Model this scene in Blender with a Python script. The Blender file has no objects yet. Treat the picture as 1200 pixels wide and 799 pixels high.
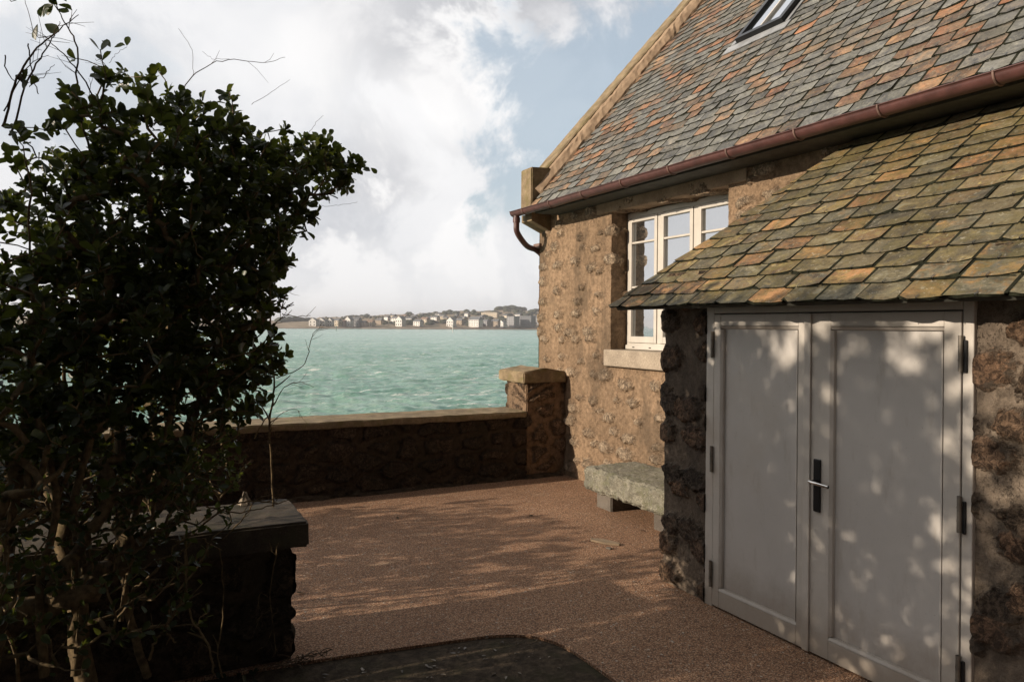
import bpy, bmesh, math, random
import numpy as np
from mathutils import Vector, noise as mnoise
random.seed(7); RNG = np.random.default_rng(11)
C = bpy.context.scene.collection
rad = math.radians
sc = bpy.context.scene

# ------------------------------------------------------------------ camera model (used only to measure directions of the site survey)
F = 860.; PX, PY = 600., 382.5; ROLL = rad(.5); TH = math.atan((600 - 150) / F); EYE = 1.75
ct, st = math.cos(TH), math.sin(TH)
def ray(px, py):
    dx, dy = px - PX, py - PY
    a = dx * math.cos(ROLL) - dy * math.sin(ROLL); b = dx * math.sin(ROLL) + dy * math.cos(ROLL)
    u, v = a / F, -b / F
    return Vector((st + u * ct, ct - u * st, v))
def onY(px, py, Y):
    r = ray(px, py); t = Y / r.y
    return Vector((r.x * t, Y, EYE + r.z * t))
cam_d = bpy.data.cameras.new('camera'); cam = bpy.data.objects.new('camera', cam_d); C.objects.link(cam)
cam_d.sensor_width = 36; cam_d.lens = 36 * F / 1200; cam_d.shift_y = -17 / 1200
cam_d.clip_start = .05; cam_d.clip_end = 30000
from mathutils import Matrix
fwd = Vector((st, ct, 0)); right = Vector((ct, -st, 0)); up = Vector((0, 0, 1))
r2 = right * math.cos(ROLL) + up * math.sin(ROLL)
u2 = up * math.cos(ROLL) - right * math.sin(ROLL)
cam.matrix_world = Matrix(((r2.x, u2.x, -fwd.x, 0), (r2.y, u2.y, -fwd.y, 0), (r2.z, u2.z, -fwd.z, EYE), (0, 0, 0, 1)))
sc.camera = cam

# ------------------------------------------------------------------ helpers
def tag(o, label=None, cat=None, group=None, kind=None):
    if label: o['label'] = label
    if cat: o['category'] = cat
    if group: o['group'] = group
    if kind: o['kind'] = kind
    return o
def thing(name, loc, label, cat, group=None):
    o = bpy.data.objects.new(name, None); C.objects.link(o); o.location = loc; o.empty_display_size = .2
    return tag(o, label, cat, group)
def root_loc(o):
    while o is not None and o.parent is not None: o = o.parent
    return np.array(o.location) if o is not None else np.zeros(3)
def obj(name, verts, faces, mat, parent=None, smooth=False, attrs=None, weld=0, mat_idx=None):
    v = np.asarray(verts, dtype=float).reshape(-1, 3) - root_loc(parent)
    me = bpy.data.meshes.new(name)
    if isinstance(faces, np.ndarray):
        n, k = faces.shape
        me.vertices.add(len(v)); me.vertices.foreach_set('co', v.ravel())
        me.loops.add(n * k); me.loops.foreach_set('vertex_index', faces.ravel().astype(np.int32))
        me.polygons.add(n); me.polygons.foreach_set('loop_start', np.arange(0, n * k, k, dtype=np.int32))
        me.polygons.foreach_set('loop_total', np.full(n, k, dtype=np.int32))
        me.update(calc_edges=True); me.validate()
    else:
        me.from_pydata([tuple(p) for p in v], [], [tuple(int(i) for i in f) for f in faces]); me.update()
    for m in (mat if isinstance(mat, (list, tuple)) else [mat]): me.materials.append(m)
    if mat_idx is not None: me.polygons.foreach_set('material_index', np.asarray(mat_idx, dtype=np.int32))
    for k_, (dom, vals) in (attrs or {}).items():
        a = me.attributes.new(k_, 'FLOAT', dom); a.data.foreach_set('value', np.asarray(vals, dtype=np.float32))
    if weld:
        bm = bmesh.new(); bm.from_mesh(me); bmesh.ops.remove_doubles(bm, verts=bm.verts, dist=weld); bm.to_mesh(me); bm.free()
    if smooth: me.polygons.foreach_set('use_smooth', [True] * len(me.polygons))
    o = bpy.data.objects.new(name, me); C.objects.link(o)
    if parent is not None: o.parent = parent
    return o
def bmobj(name, bm, mat, parent=None, smooth=False):
    bmesh.ops.recalc_face_normals(bm, faces=bm.faces)
    me = bpy.data.meshes.new(name); L = root_loc(parent)
    bmesh.ops.translate(bm, verts=bm.verts, vec=Vector(-L)); bm.to_mesh(me); bm.free()
    for m in (mat if isinstance(mat, (list, tuple)) else [mat]): me.materials.append(m)
    if smooth: me.polygons.foreach_set('use_smooth', [True] * len(me.polygons))
    o = bpy.data.objects.new(name, me); C.objects.link(o)
    if parent is not None: o.parent = parent
    return o
def add_box(bm, x0, x1, y0, y1, z0, z1, bev=0.0, seg=2):
    g = bmesh.ops.create_cube(bm, size=1); vs = g['verts']
    for v in vs:
        v.co = Vector((x0 + (v.co.x + .5) * (x1 - x0), y0 + (v.co.y + .5) * (y1 - y0), z0 + (v.co.z + .5) * (z1 - z0)))
    if bev > 0:
        es = list({e for v in vs for e in v.link_edges})
        bmesh.ops.bevel(bm, geom=es, offset=bev, segments=seg, affect='EDGES', profile=.5)
def boxes(name, lst, mat, parent=None, bev=.004, seg=2):
    bm = bmesh.new()
    for b in lst: add_box(bm, *b, bev=bev, seg=seg)
    return bmobj(name, bm, mat, parent)
def add_prism(bm, pts, vec):
    """closed prism: polygon pts extruded along vec"""
    a = [bm.verts.new(Vector(p)) for p in pts]; b = [bm.verts.new(Vector(p) + Vector(vec)) for p in pts]
    bm.faces.new(a); bm.faces.new(b[::-1]); n = len(a)
    for i in range(n): bm.faces.new((a[i], b[i], b[(i + 1) % n], a[(i + 1) % n]))
def tube(pts, rr, k=6):
    """verts, quads of one tapered tube along pts"""
    pts = [Vector(p) for p in pts]; n = len(pts); V = []; Q = []
    rr = rr if hasattr(rr, '__len__') else [rr] * n
    ref = Vector((.31, .52, .79))
    for i in range(n):
        t = (pts[min(i + 1, n - 1)] - pts[max(i - 1, 0)]); t = t.normalized() if t.length > 1e-9 else Vector((0, 0, 1))
        a = t.cross(ref); a = a.normalized() if a.length > 1e-4 else t.orthogonal().normalized(); b = t.cross(a)
        for j in range(k):
            an = 2 * math.pi * j / k; V.append(pts[i] + (a * math.cos(an) + b * math.sin(an)) * rr[i])
    for i in range(n - 1):
        for j in range(k): Q.append((i * k + j, i * k + (j + 1) % k, (i + 1) * k + (j + 1) % k, (i + 1) * k + j))
    return V, Q
class MB:
    def __init__(s): s.v = []; s.f = []
    def add(s, V, Q):
        o = len(s.v); s.v += [tuple(p) for p in V]; s.f += [tuple(i + o for i in q) for q in Q]
    def build(s, name, mat, parent=None, smooth=True): return obj(name, s.v, s.f, mat, parent, smooth)
def smooth_path(pts, sub=5):
    pts = [Vector(p) for p in pts]; out = []
    for i in range(len(pts) - 1):
        p0 = pts[max(i - 1, 0)]; p1 = pts[i]; p2 = pts[i + 1]; p3 = pts[min(i + 2, len(pts) - 1)]
        for k in range(sub):
            t = k / sub
            out.append(.5 * ((2 * p1) + (p2 - p0) * t + (2 * p0 - 5 * p1 + 4 * p2 - p3) * t * t + (3 * p1 - p0 - 3 * p2 + p3) * t ** 3))
    out.append(pts[-1]); return out

# ------------------------------------------------------------------ node helper
class N:
    def __init__(s, tree): s.t = tree; s.n = tree.nodes; s.l = tree.links
    def lk(s, a, b):
        if isinstance(a, (int, float)): b.default_value = a
        elif isinstance(a, (tuple, list)):
            b.default_value = tuple(a) + ((1,) if b.type == 'RGBA' and len(a) == 3 else ())
        else: s.l.new(a, b)
    def math(s, op, a, b=None, c=None, clamp=False):
        n = s.n.new('ShaderNodeMath'); n.operation = op; n.use_clamp = clamp
        for i, q in enumerate((a, b, c)):
            if q is not None: s.lk(q, n.inputs[i])
        return n.outputs[0]
    def vec(s, op, a, b=None):
        n = s.n.new('ShaderNodeVectorMath'); n.operation = op
        s.lk(a, n.inputs[0])
        if b is not None: s.lk(b, n.inputs[3] if op == 'SCALE' else n.inputs[1])
        return n.outputs['Value'] if op in ('LENGTH', 'DISTANCE', 'DOT_PRODUCT') else n.outputs[0]
    def mix(s, f, a, b, mode='MIX'):
        n = s.n.new('ShaderNodeMix'); n.data_type = 'RGBA'; n.blend_type = mode; n.clamp_factor = True
        s.lk(f, n.inputs[0]); s.lk(a, n.inputs[6]); s.lk(b, n.inputs[7]); return n.outputs[2]
    def noise(s, v, scale, detail=4, rough=.55, dist=0, color=False):
        n = s.n.new('ShaderNodeTexNoise'); n.inputs['Scale'].default_value = scale; n.inputs['Detail'].default_value = detail
        n.inputs['Roughness'].default_value = rough; n.inputs['Distortion'].default_value = dist
        if v is not None: s.lk(v, n.inputs['Vector'])
        return n.outputs['Color' if color else 'Fac']
    def vor(s, v, scale, feat='F1', rnd=1, dim='3D'):
        n = s.n.new('ShaderNodeTexVoronoi'); n.feature = feat; n.voronoi_dimensions = dim; n.inputs['Scale'].default_value = scale; n.inputs['Randomness'].default_value = rnd
        if v is not None: s.lk(v, n.inputs['Vector'])
        return n.outputs
    def ss(s, x, lo, hi, a=0, b=1):
        n = s.n.new('ShaderNodeMapRange'); n.interpolation_type = 'SMOOTHSTEP'
        for i, q in enumerate((x, lo, hi, a, b)): s.lk(q, n.inputs[i])
        return n.outputs[0]
    def ramp(s, f, stops, const=False):
        n = s.n.new('ShaderNodeValToRGB'); cr = n.color_ramp; cr.interpolation = 'CONSTANT' if const else 'LINEAR'
        while len(cr.elements) < len(stops): cr.elements.new(.5)
        for e, (p, c) in zip(cr.elements, stops): e.position = p; e.color = tuple(c) + (1,)
        s.lk(f, n.inputs[0]); return n.outputs[0]
    def coord(s, kind='Object'): return s.n.new('ShaderNodeTexCoord').outputs[kind]
    def pos(s): return s.n.new('ShaderNodeNewGeometry').outputs['Position']
    def attr(s, name):
        n = s.n.new('ShaderNodeAttribute'); n.attribute_name = name; return n.outputs['Fac']
    def scale(s, v, k): return s.vec('MULTIPLY', v, k)
    def sep(s, v):
        n = s.n.new('ShaderNodeSeparateXYZ'); s.lk(v, n.inputs[0]); return n.outputs
    def comb(s, x, y, z):
        n = s.n.new('ShaderNodeCombineXYZ')
        for i, q in enumerate((x, y, z)): s.lk(q, n.inputs[i])
        return n.outputs[0]
    def bump(s, h, strength=.5, dist=.01):
        n = s.n.new('ShaderNodeBump'); n.inputs['Strength'].default_value = strength; n.inputs['Distance'].default_value = dist
        s.lk(h, n.inputs['Height']); return n.outputs[0]
def material(name):
    m = bpy.data.materials.new(name); m.use_nodes = True; t = m.node_tree; t.nodes.clear()
    n = N(t); out = t.nodes.new('ShaderNodeOutputMaterial'); p = t.nodes.new('ShaderNodeBsdfPrincipled')
    t.links.new(p.outputs[0], out.inputs[0]); return m, n, p, out
def simple(name, col, rough=.6, var=.15, scale=12, metal=0, spec=.5, bump=.15, bscale=60, dirt=None):
    m, n, p, out = material(name); v = n.coord()
    f = n.noise(v, scale, 6, .6)
    c = n.mix(n.ss(f, .3, .7), [q * (1 - var) for q in col], [min(1, q * (1 + var)) for q in col])
    if dirt: c = n.mix(n.math('MULTIPLY', n.ss(n.noise(v, scale * .4, 7, .7), .52, .72), dirt[1]), c, dirt[0])
    n.lk(c, p.inputs['Base Color']); p.inputs['Roughness'].default_value = rough; p.inputs['Metallic'].default_value = metal
    p.inputs['Specular IOR Level'].default_value = spec
    if bump: n.lk(n.bump(n.noise(v, bscale, 4), bump, .004), p.inputs['Normal'])
    return m

def stone_wall(name, mortar, mortar2, stones, size, aspect, thr, disp, rough_amp=.5, stain=None, absent=0., soft=.075, dark=.30, lumps=False):
    """irregular rubble stones showing through lime mortar, displaced for real"""
    m, n, p, out = material(name); v0 = n.coord()
    w1 = n.vec('SUBTRACT', n.noise(v0, .45 / size, 2, .5, color=True), (.5, .5, .5))
    w2 = n.vec('SUBTRACT', n.noise(v0, 2.6 / size, 4, .65, color=True), (.5, .5, .5))
    v = n.vec('ADD', n.vec('ADD', v0, n.scale(w1, (size * .5,) * 3)), n.scale(w2, (size * .42,) * 3))
    vq = n.sep(v); vs = n.comb(n.math('MULTIPLY', n.math('ADD', vq[0], vq[1]), 1 / aspect), vq[2], 0.)
    ve = n.vor(vs, 1 / size, 'DISTANCE_TO_EDGE', .8, '2D')['Distance']; vc = n.vor(vs, 1 / size, 'F1', .8, '2D'); s = n.sep(vc['Color'])
    fine = n.noise(v0, 48, 7, .78); mid = n.noise(v0, 15, 5, .65); crag = n.noise(v0, 26, 6, .8, 1.2)
    th = n.math('ADD', thr[0], n.math('MULTIPLY', s[0], thr[1]))
    th = n.math('ADD', th, n.math('MULTIPLY', n.math('LESS_THAN', s[2], absent), .6))
    x = n.math('SUBTRACT', n.math('ADD', ve, n.math('MULTIPLY', n.math('SUBTRACT', fine, .5), .16)), th)
    if lumps:
        th2 = n.math('ADD', thr[0], n.math('MULTIPLY', s[0], thr[1]))
        x = n.math('SUBTRACT', th2, n.math('ADD', vc['Distance'], n.math('ADD', n.math('MULTIPLY', n.math('SUBTRACT', n.noise(v0, 20, 3, .55), .5), .36), n.math('MULTIPLY', n.math('SUBTRACT', fine, .5), .12))))
    mask = n.ss(x, -.02, soft)
    rim = n.math('MULTIPLY', n.math('MULTIPLY', n.ss(x, -.13, -.01), n.ss(x, .10, .0)), n.ss(mid, .40, .62))
    big = n.noise(v0, 1.1, 5, .6)
    mc = n.mix(n.ss(big, .35, .68), mortar, mortar2)
    mc = n.mix(n.math('MULTIPLY', n.ss(n.math('ADD', mid, n.math('MULTIPLY', n.math('SUBTRACT', fine, .5), .6)), .42, .68), .6), mc, [q * .5 for q in mortar2])
    grain = n.noise(v0, 230, 3, .75)
    mc = n.mix(n.math('MULTIPLY', n.ss(grain, .48, .7), .45), mc, [min(1, q * 1.55) for q in mortar])
    mc = n.mix(n.math('MULTIPLY', n.ss(n.noise(v0, 150, 3, .75), .52, .7), .5), mc, [q * .45 for q in mortar])
    scol = n.ramp(s[1], [(i / max(1, len(stones) - 1), c) for i, c in enumerate(stones)])
    scol = n.mix(n.ss(crag, .42, .62), n.mix(1, scol, (dark, dark * .95, dark * .92), 'MULTIPLY'), n.mix(1, scol, (1.5, 1.42, 1.32), 'MULTIPLY'))
    scol = n.mix(n.math('MULTIPLY', n.ss(grain, .54, .72), .45), scol, [q * 1.25 for q in mortar])
    pit = n.math('MULTIPLY', n.ss(n.noise(v0, 60, 5, .8), .57, .65), n.ss(n.noise(v0, 4, 3, .6), .42, .6))
    mc = n.mix(n.math('MULTIPLY', pit, .65), mc, [q * .35 for q in mortar2])
    col = n.mix(mask, mc, scol)
    mot = n.noise(v0, 24, 6, .75, .5)
    col = n.mix(n.ss(mot, .34, .64), n.mix(1, col, (.74, .72, .70), 'MULTIPLY'), n.mix(1, col, (1.13, 1.12, 1.11), 'MULTIPLY'))
    col = n.mix(n.math('MULTIPLY', rim, .25 if lumps else .65), col, [q * .32 for q in mortar2])
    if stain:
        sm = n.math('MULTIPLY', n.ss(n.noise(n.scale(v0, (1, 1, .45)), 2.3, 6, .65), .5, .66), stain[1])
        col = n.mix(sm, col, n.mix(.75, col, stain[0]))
    n.lk(col, p.inputs['Base Color']); p.inputs['Roughness'].default_value = .92; p.inputs['Specular IOR Level'].default_value = .2
    h = n.math('MULTIPLY', mask, n.math('ADD', .35, n.math('MULTIPLY', crag, rough_amp)))
    h = n.math('ADD', h, n.math('MULTIPLY', n.math('SUBTRACT', mid, .5), .9))
    h = n.math('SUBTRACT', h, n.math('MULTIPLY', pit, .3))
    h = n.math('ADD', h, n.math('MULTIPLY', n.math('SUBTRACT', fine, .5), .30))
    h = n.math('SUBTRACT', h, n.math('MULTIPLY', rim, .25))
    h = n.math('ADD', h, n.math('MULTIPLY', grain, .05))
    dn = n.n.new('ShaderNodeDisplacement'); dn.inputs['Midlevel'].default_value = .3; dn.inputs['Scale'].default_value = disp
    n.lk(h, dn.inputs['Height']); n.l.new(dn.outputs[0], out.inputs['Displacement'])
    m.displacement_method = 'BOTH'
    return m
def dressed(name, a, b, spk=.5, scale=140, bump=.5, disp=0, moss=None):
    m, n, p, out = material(name); v = n.coord()
    f = n.noise(v, scale, 4, .7); g = n.noise(v, 6, 6, .65)
    c = n.mix(n.ss(g, .35, .65), a, b)
    c = n.mix(n.math('MULTIPLY', n.ss(f, .5, .68), spk), c, [q * .25 for q in a])
    c = n.mix(n.math('MULTIPLY', n.ss(n.noise(v, scale * .7, 3, .7), .56, .7), spk), c, [min(1, q * 1.7) for q in b])
    if moss: c = n.mix(n.math('MULTIPLY', n.ss(n.noise(v, 9, 7, .7), .48, .62), moss[1]), c, moss[0])
    n.lk(c, p.inputs['Base Color']); p.inputs['Roughness'].default_value = .88; p.inputs['Specular IOR Level'].default_value = .25
    hh = n.math('ADD', n.noise(v, 22, 8, .72), n.math('MULTIPLY', f, .4))
    n.lk(n.bump(hh, bump, .012), p.inputs['Normal'])
    if disp:
        dn = n.n.new('ShaderNodeDisplacement'); dn.inputs['Midlevel'].default_value = .5; dn.inputs['Scale'].default_value = disp
        n.lk(n.noise(v, 11, 7, .72), dn.inputs['Height']); n.l.new(dn.outputs[0], out.inputs['Displacement']); m.displacement_method = 'BOTH'
    return m

M = {}
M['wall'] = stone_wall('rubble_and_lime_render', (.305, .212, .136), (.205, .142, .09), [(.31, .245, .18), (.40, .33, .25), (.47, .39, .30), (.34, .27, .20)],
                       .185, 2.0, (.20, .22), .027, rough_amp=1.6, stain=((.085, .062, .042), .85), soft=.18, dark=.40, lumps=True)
M['wing'] = stone_wall('dark_rubble_masonry', (.20, .160, .122), (.115, .090, .068), [(.07, .06, .05), (.135, .10, .072), (.23, .15, .10), (.095, .08, .066)],
                       .185, 1.45, (.37, .13), .022, rough_amp=2.2, stain=((.05, .04, .033), .7), soft=.12, dark=.30, lumps=True)
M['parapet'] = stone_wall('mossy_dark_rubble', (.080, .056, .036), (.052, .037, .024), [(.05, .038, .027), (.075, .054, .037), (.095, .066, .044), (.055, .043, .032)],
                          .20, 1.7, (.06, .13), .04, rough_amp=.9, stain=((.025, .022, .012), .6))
M['pierstone'] = stone_wall('pier_rubble', (.26, .175, .11), (.16, .11, .072), [(.09, .07, .055), (.20, .145, .10), (.23, .16, .11), (.12, .10, .08)],
                            .22, 1.5, (.08, .14), .035, rough_amp=.9, stain=((.07, .056, .035), .5))
M['coping'] = dressed('lichened_granite_coping', (.17, .125, .075), (.29, .22, .135), moss=((.15, .125, .05), .6))
M['capstone'] = dressed('shade_darkened_mossy_capstone', (.045, .036, .026), (.09, .07, .05), moss=((.06, .055, .03), .6))  # base colours lowered to paint shade into the garden wall cap
M['fillet'] = dressed('cement_fillet', (.27, .19, .125), (.38, .275, .185), spk=.2)
M['fillet_dark'] = dressed('tan_slate_chip', (.20, .15, .10), (.28, .21, .14), spk=.2)
M['granite'] = dressed('pale_granite', (.28, .23, .175), (.38, .315, .24), spk=.7)
M['bench'] = dressed('lichen_covered_granite', (.165, .155, .12), (.265, .245, .19), spk=.8, scale=80, bump=.8, disp=.02, moss=((.14, .14, .075), .55))
M['benchleg'] = dressed('grey_granite_leg', (.095, .08, .066), (.15, .13, .108), spk=.4)
M['lintel'] = dressed('brown_granite_lintel', (.24, .17, .11), (.34, .25, .17), spk=.4)
M['door'] = simple('greige_painted_door', (.47, .435, .39), .42, .05, 3, bump=.05, bscale=25, dirt=((.33, .26, .19), .45))
M['panel'] = simple('greige_painted_panel', (.46, .435, .405), .38, .05, 2, bump=.04, bscale=9, dirt=((.40, .35, .29), .4))
M['window'] = simple('cream_window_paint', (.50, .465, .41), .4, .07, 5, bump=.03)
M['gutter'] = simple('red_brown_gutter', (.085, .036, .032), .45, .25, 9, spec=.5, bump=.08, bscale=30, dirt=((.13, .07, .058), .6))
M['gutter_strap'] = simple('rusty_strap', (.16, .10, .08), .6, .3, 20)
M['black'] = simple('black_metal', (.012, .012, .013), .35, .2, 10, metal=.3, bump=0)
M['hinge'] = simple('dark_hinge', (.16, .14, .115), .5, .3, 25, metal=.5, bump=0)
M['chrome'] = simple('brushed_steel', (.75, .73, .70), .22, .05, 10, metal=1, bump=0)
M['zinc'] = simple('weathered_zinc', (.28, .29, .30), .5, .2, 8, metal=.2)
M['timber'] = simple('dark_wall_plate', (.045, .045, .035), .8, .3, 14)
M['room'] = simple('dark_interior', (.02, .02, .02), .9, .1)
M['curtain'] = simple('net_curtain', (.7, .7, .69), .9, .05)
for k_ in ('door', 'panel'):
    t_ = M[k_].node_tree; nn = N(t_); pb = [q for q in t_.nodes if q.type == 'BSDF_PRINCIPLED'][0]; old = pb.inputs['Base Color'].links[0].from_socket
    v = nn.coord(); z_ = nn.sep(v)[2]; st_n = nn.noise(nn.scale(v, (1, 1, .25)), 14, 7, .7); bl = nn.noise(v, 5, 7, .7)
    fo_ = nn.math('MULTIPLY', nn.ss(nn.math('ADD', z_, nn.math('MULTIPLY', nn.math('SUBTRACT', bl, .5), .5)), .42, -.02), .6)
    c_ = nn.mix(fo_, old, (.20, .145, .095))
    c_ = nn.mix(nn.math('MULTIPLY', nn.ss(st_n, .53, .72), .30), c_, (.27, .225, .17))
    c_ = nn.mix(nn.math('MULTIPLY', nn.ss(nn.noise(v, 90, 3, .7), .66, .72), .4), c_, (.16, .12, .09))
    nn.lk(c_, pb.inputs['Base Color'])
    nn.lk(nn.bump(nn.math('ADD', nn.noise(nn.scale(v, (1, 1, .06)), 150, 3, .6), nn.math('MULTIPLY', bl, 2.)), .16, .003), pb.inputs['Normal'])
def glass(name, tint, refl):
    m, n, p, out = material(name)
    g = n.n.new('ShaderNodeBsdfGlossy'); g.inputs['Roughness'].default_value = .012; g.inputs['Color'].default_value = (.95, .97, 1, 1)
    v = n.coord(); n.lk(n.bump(n.noise(v, 3.5, 2), .08, .01), g.inputs['Normal'])
    p.inputs['Base Color'].default_value = tuple(tint) + (1,); p.inputs['Roughness'].default_value = .3
    mx = n.n.new('ShaderNodeMixShader'); lw = n.n.new('ShaderNodeLayerWeight'); lw.inputs['Blend'].default_value = .35
    n.lk(n.math('ADD', refl, n.math('MULTIPLY', lw.outputs['Facing'], .35), clamp=True), mx.inputs[0])
    n.l.new(p.outputs[0], mx.inputs[1]); n.l.new(g.outputs[0], mx.inputs[2]); n.l.new(mx.outputs[0], out.inputs[0]); return m
M['glass'] = glass('window_glass', (.03, .035, .035), .55)
M['skyglass'] = glass('skylight_glass', (.02, .025, .025), .5)

def slate_mat(name, stops, moss, mossamt, mott=.3, contrast=1.):
    m, n, p, out = material(name); v = n.coord(); t = n.attr('tone'); t2 = n.attr('tone_b')
    off = n.vec('ADD', n.scale(v, (1, .7, 1)), n.comb(n.math('MULTIPLY', t2, 37.), n.math('MULTIPLY', t, 91.), 0.))
    f = n.noise(off, 9, 8, .70, .6); g = n.noise(off, 60, 6, .75); h = n.noise(off, 14, 7, .72, .8); broad = n.noise(v, 1.6, 5, .6)
    c = n.ramp(n.math('ADD', t, n.math('MULTIPLY', n.math('SUBTRACT', n.math('GREATER_THAN', h, .53), .5), mott * .5), clamp=True), stops, True)
    c = n.mix(n.ss(f, .35, .65), c, n.ramp(n.math('ADD', t, n.math('MULTIPLY', n.math('SUBTRACT', f, .5), mott * 2), clamp=True), stops))
    lum = n.ramp(t2, [(0, (.66, .66, .66)), (.5, (1, 1, 1)), (1, (1.28, 1.28, 1.28))])
    c = n.mix(1, c, lum, 'MULTIPLY')
    c = n.mix(n.ss(f, .38, .68), n.mix(1, c, (.58, .56, .53), 'MULTIPLY'), n.mix(1, c, (1.32, 1.27, 1.15), 'MULTIPLY'))
    c = n.mix(n.math('MULTIPLY', n.ss(n.math('ADD', n.noise(v, 7, 7, .72), n.math('MULTIPLY', n.math('SUBTRACT', broad, .5), .5)), .47, .60), mossamt), c, moss)
    c = n.mix(n.math('MULTIPLY', n.ss(n.noise(v, 34, 7, .75), .56, .66), .55), c, (.40, .37, .28))
    c = n.mix(n.math('MULTIPLY', n.ss(g, .46, .66), .55), c, n.mix(1, c, (.36, .35, .34), 'MULTIPLY'))
    n.lk(c, p.inputs['Base Color']); p.inputs['Roughness'].default_value = .66; p.inputs['Specular IOR Level'].default_value = .3
    n.lk(n.bump(n.math('ADD', n.math('ADD', f, h), n.math('MULTIPLY', g, .5)), .9, .010), p.inputs['Normal']); return m
M['slate'] = slate_mat('grey_and_rust_slates', [(0, (.155, .162, .165)), (.20, (.185, .190, .185)), (.36, (.115, .12, .13)), (.48, (.205, .20, .185)), (.60, (.17, .14, .12)),
                       (.76, (.27, .17, .105)), (.84, (.185, .105, .08)), (.89, (.28, .185, .11)), (.965, (.29, .135, .075))], (.15, .145, .11), .35, .22)
M['slate_low'] = slate_mat('mossy_slates', [(0, (.145, .120, .070)), (.18, (.10, .094, .066)), (.33, (.19, .150, .068)), (.48, (.165, .16, .12)), (.60, (.16, .105, .052)),
                       (.70, (.25, .155, .058)), (.80, (.115, .088, .055)), (.88, (.25, .205, .085)), (.95, (.27, .15, .07))], (.13, .105, .032), .5, .6)
M['slate_edge'] = simple('black_moss_and_edge_shade', (.016, .017, .010), .95, .5, 30, bump=0, spec=.1)  # moss black for joints; slate edges and tail strips painted dark as shadow
# ground
m, n, p, out = material('reddish_pebble_surface'); v = n.coord()
vo = n.vor(v, 135); cs = n.sep(vo['Color'])
c = n.ramp(cs[0], [(0, (.21, .107, .058)), (.3, (.35, .187, .103)), (.6, (.44, .25, .143)), (.85, (.51, .315, .19)), (1, (.60, .43, .30))])
v2 = n.vor(v, 38); c2 = n.sep(v2['Color'])
spk = n.math('MULTIPLY', n.ss(c2[0], .90, .94), n.ss(v2['Distance'], .34, .24))
c = n.mix(spk, c, (.60, .52, .42))
big = n.noise(v, .9, 6, .62)
c = n.mix(n.math('MULTIPLY', n.ss(big, .35, .68), .5), c, n.mix(1, c, (.62, .58, .56), 'MULTIPLY'))
sunfleck = n.math('MULTIPLY', n.ss(n.noise(n.scale(v, (.8, 3.2, 1)), 1.9, 6, .62), .60, .70), .55)
c = n.mix(sunfleck, c, (.50, .35, .225))  # streaks of sun flecks painted lighter into the ground colour
c = n.mix(n.math('MULTIPLY', n.ss(vo['Distance'], .38, .75), .75), c, (.045, .028, .02))
n.lk(c, p.inputs['Base Color']); p.inputs['Roughness'].default_value = .85; p.inputs['Specular IOR Level'].default_value = .3
h = n.math('ADD', n.ss(vo['Distance'], .7, .0), n.math('MULTIPLY', n.noise(v, 12, 5), .8))
n.lk(n.bump(h, .8, .006), p.inputs['Normal']); M['terrace'] = m
m, n, p, out = material('dark_soil'); v = n.coord()
f = n.noise(v, 22, 8, .7)
c = n.mix(n.ss(f, .35, .7), (.028, .021, .014), (.085, .063, .043))
c = n.mix(n.math('MULTIPLY', n.ss(n.noise(v, 3, 6, .6), .5, .65), .7), c, (.040, .036, .018))
n.lk(c, p.inputs['Base Color']); p.inputs['Roughness'].default_value = .95; p.inputs['Specular IOR Level'].default_value = .15
n.lk(n.bump(n.math('ADD', f, n.noise(v, 90, 4)), .7, .015), p.inputs['Normal']); M['soil'] = m
M['rock'] = dressed('sea_wall_rock', (.12, .10, .08), (.2, .17, .14))
# leaves, bark
def leaf_mat(name, a, b, trans, back):
    m, n, p, out = material(name); t = n.attr('tone'); v = n.coord()
    c = n.mix(t, a, b); n.lk(c, p.inputs['Base Color']); p.inputs['Roughness'].default_value = .38; p.inputs['Specular IOR Level'].default_value = .35
    tr = n.n.new('ShaderNodeBsdfTranslucent'); n.lk(n.mix(t, back, [q * 1.5 for q in back]), tr.inputs[0])
    mx = n.n.new('ShaderNodeMixShader'); mx.inputs[0].default_value = trans
    n.l.new(p.outputs[0], mx.inputs[1]); n.l.new(tr.outputs[0], mx.inputs[2]); n.l.new(mx.outputs[0], out.inputs[0]); return m
M['leaf'] = leaf_mat('dark_glossy_leaf', (.010, .020, .005), (.038, .056, .013), .26, (.10, .12, .016))
M['leaf_low'] = leaf_mat('dull_dark_leaf', (.010, .018, .006), (.030, .042, .014), .15, (.05, .06, .012))
M['bark'] = simple('lichened_bark', (.12, .085, .045), .9, .5, 30, spec=.2, bump=.5, bscale=90, dirt=((.14, .11, .045), .6))
M['drytwig'] = simple('dry_twig', (.085, .058, .036), .9, .4, 40, spec=.2, bump=.3)
M['litter'] = leaf_mat('dry_leaf_litter', (.07, .052, .034), (.22, .18, .135), .05, (.1, .08, .05))

# ------------------------------------------------------------------ world: daylight sky with broken cloud
SUN = Vector((-1, .12, .34)).normalized()
elev = math.asin(SUN.z); azim = math.atan2(SUN.x, SUN.y)
w = bpy.data.worlds.new('World'); sc.world = w; w.use_nodes = True; t = w.node_tree; t.nodes.clear(); n = N(t)
wo = t.nodes.new('ShaderNodeOutputWorld'); bg = t.nodes.new('ShaderNodeBackground'); t.links.new(bg.outputs[0], wo.inputs[0])
sky = t.nodes.new('ShaderNodeTexSky'); sky.sky_type = 'NISHITA'; sky.sun_disc = False; sky.sun_elevation = elev; sky.sun_rotation = azim
sky.altitude = 0; sky.air_density = 1.2; sky.dust_density = 1.5
D = n.coord('Generated'); ds = n.sep(D)
pz = n.math('ADD', n.math('MAXIMUM', ds[2], 0.), .22)
P = n.comb(n.math('DIVIDE', ds[0], pz), n.math('DIVIDE', ds[1], pz), 0.)
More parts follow.
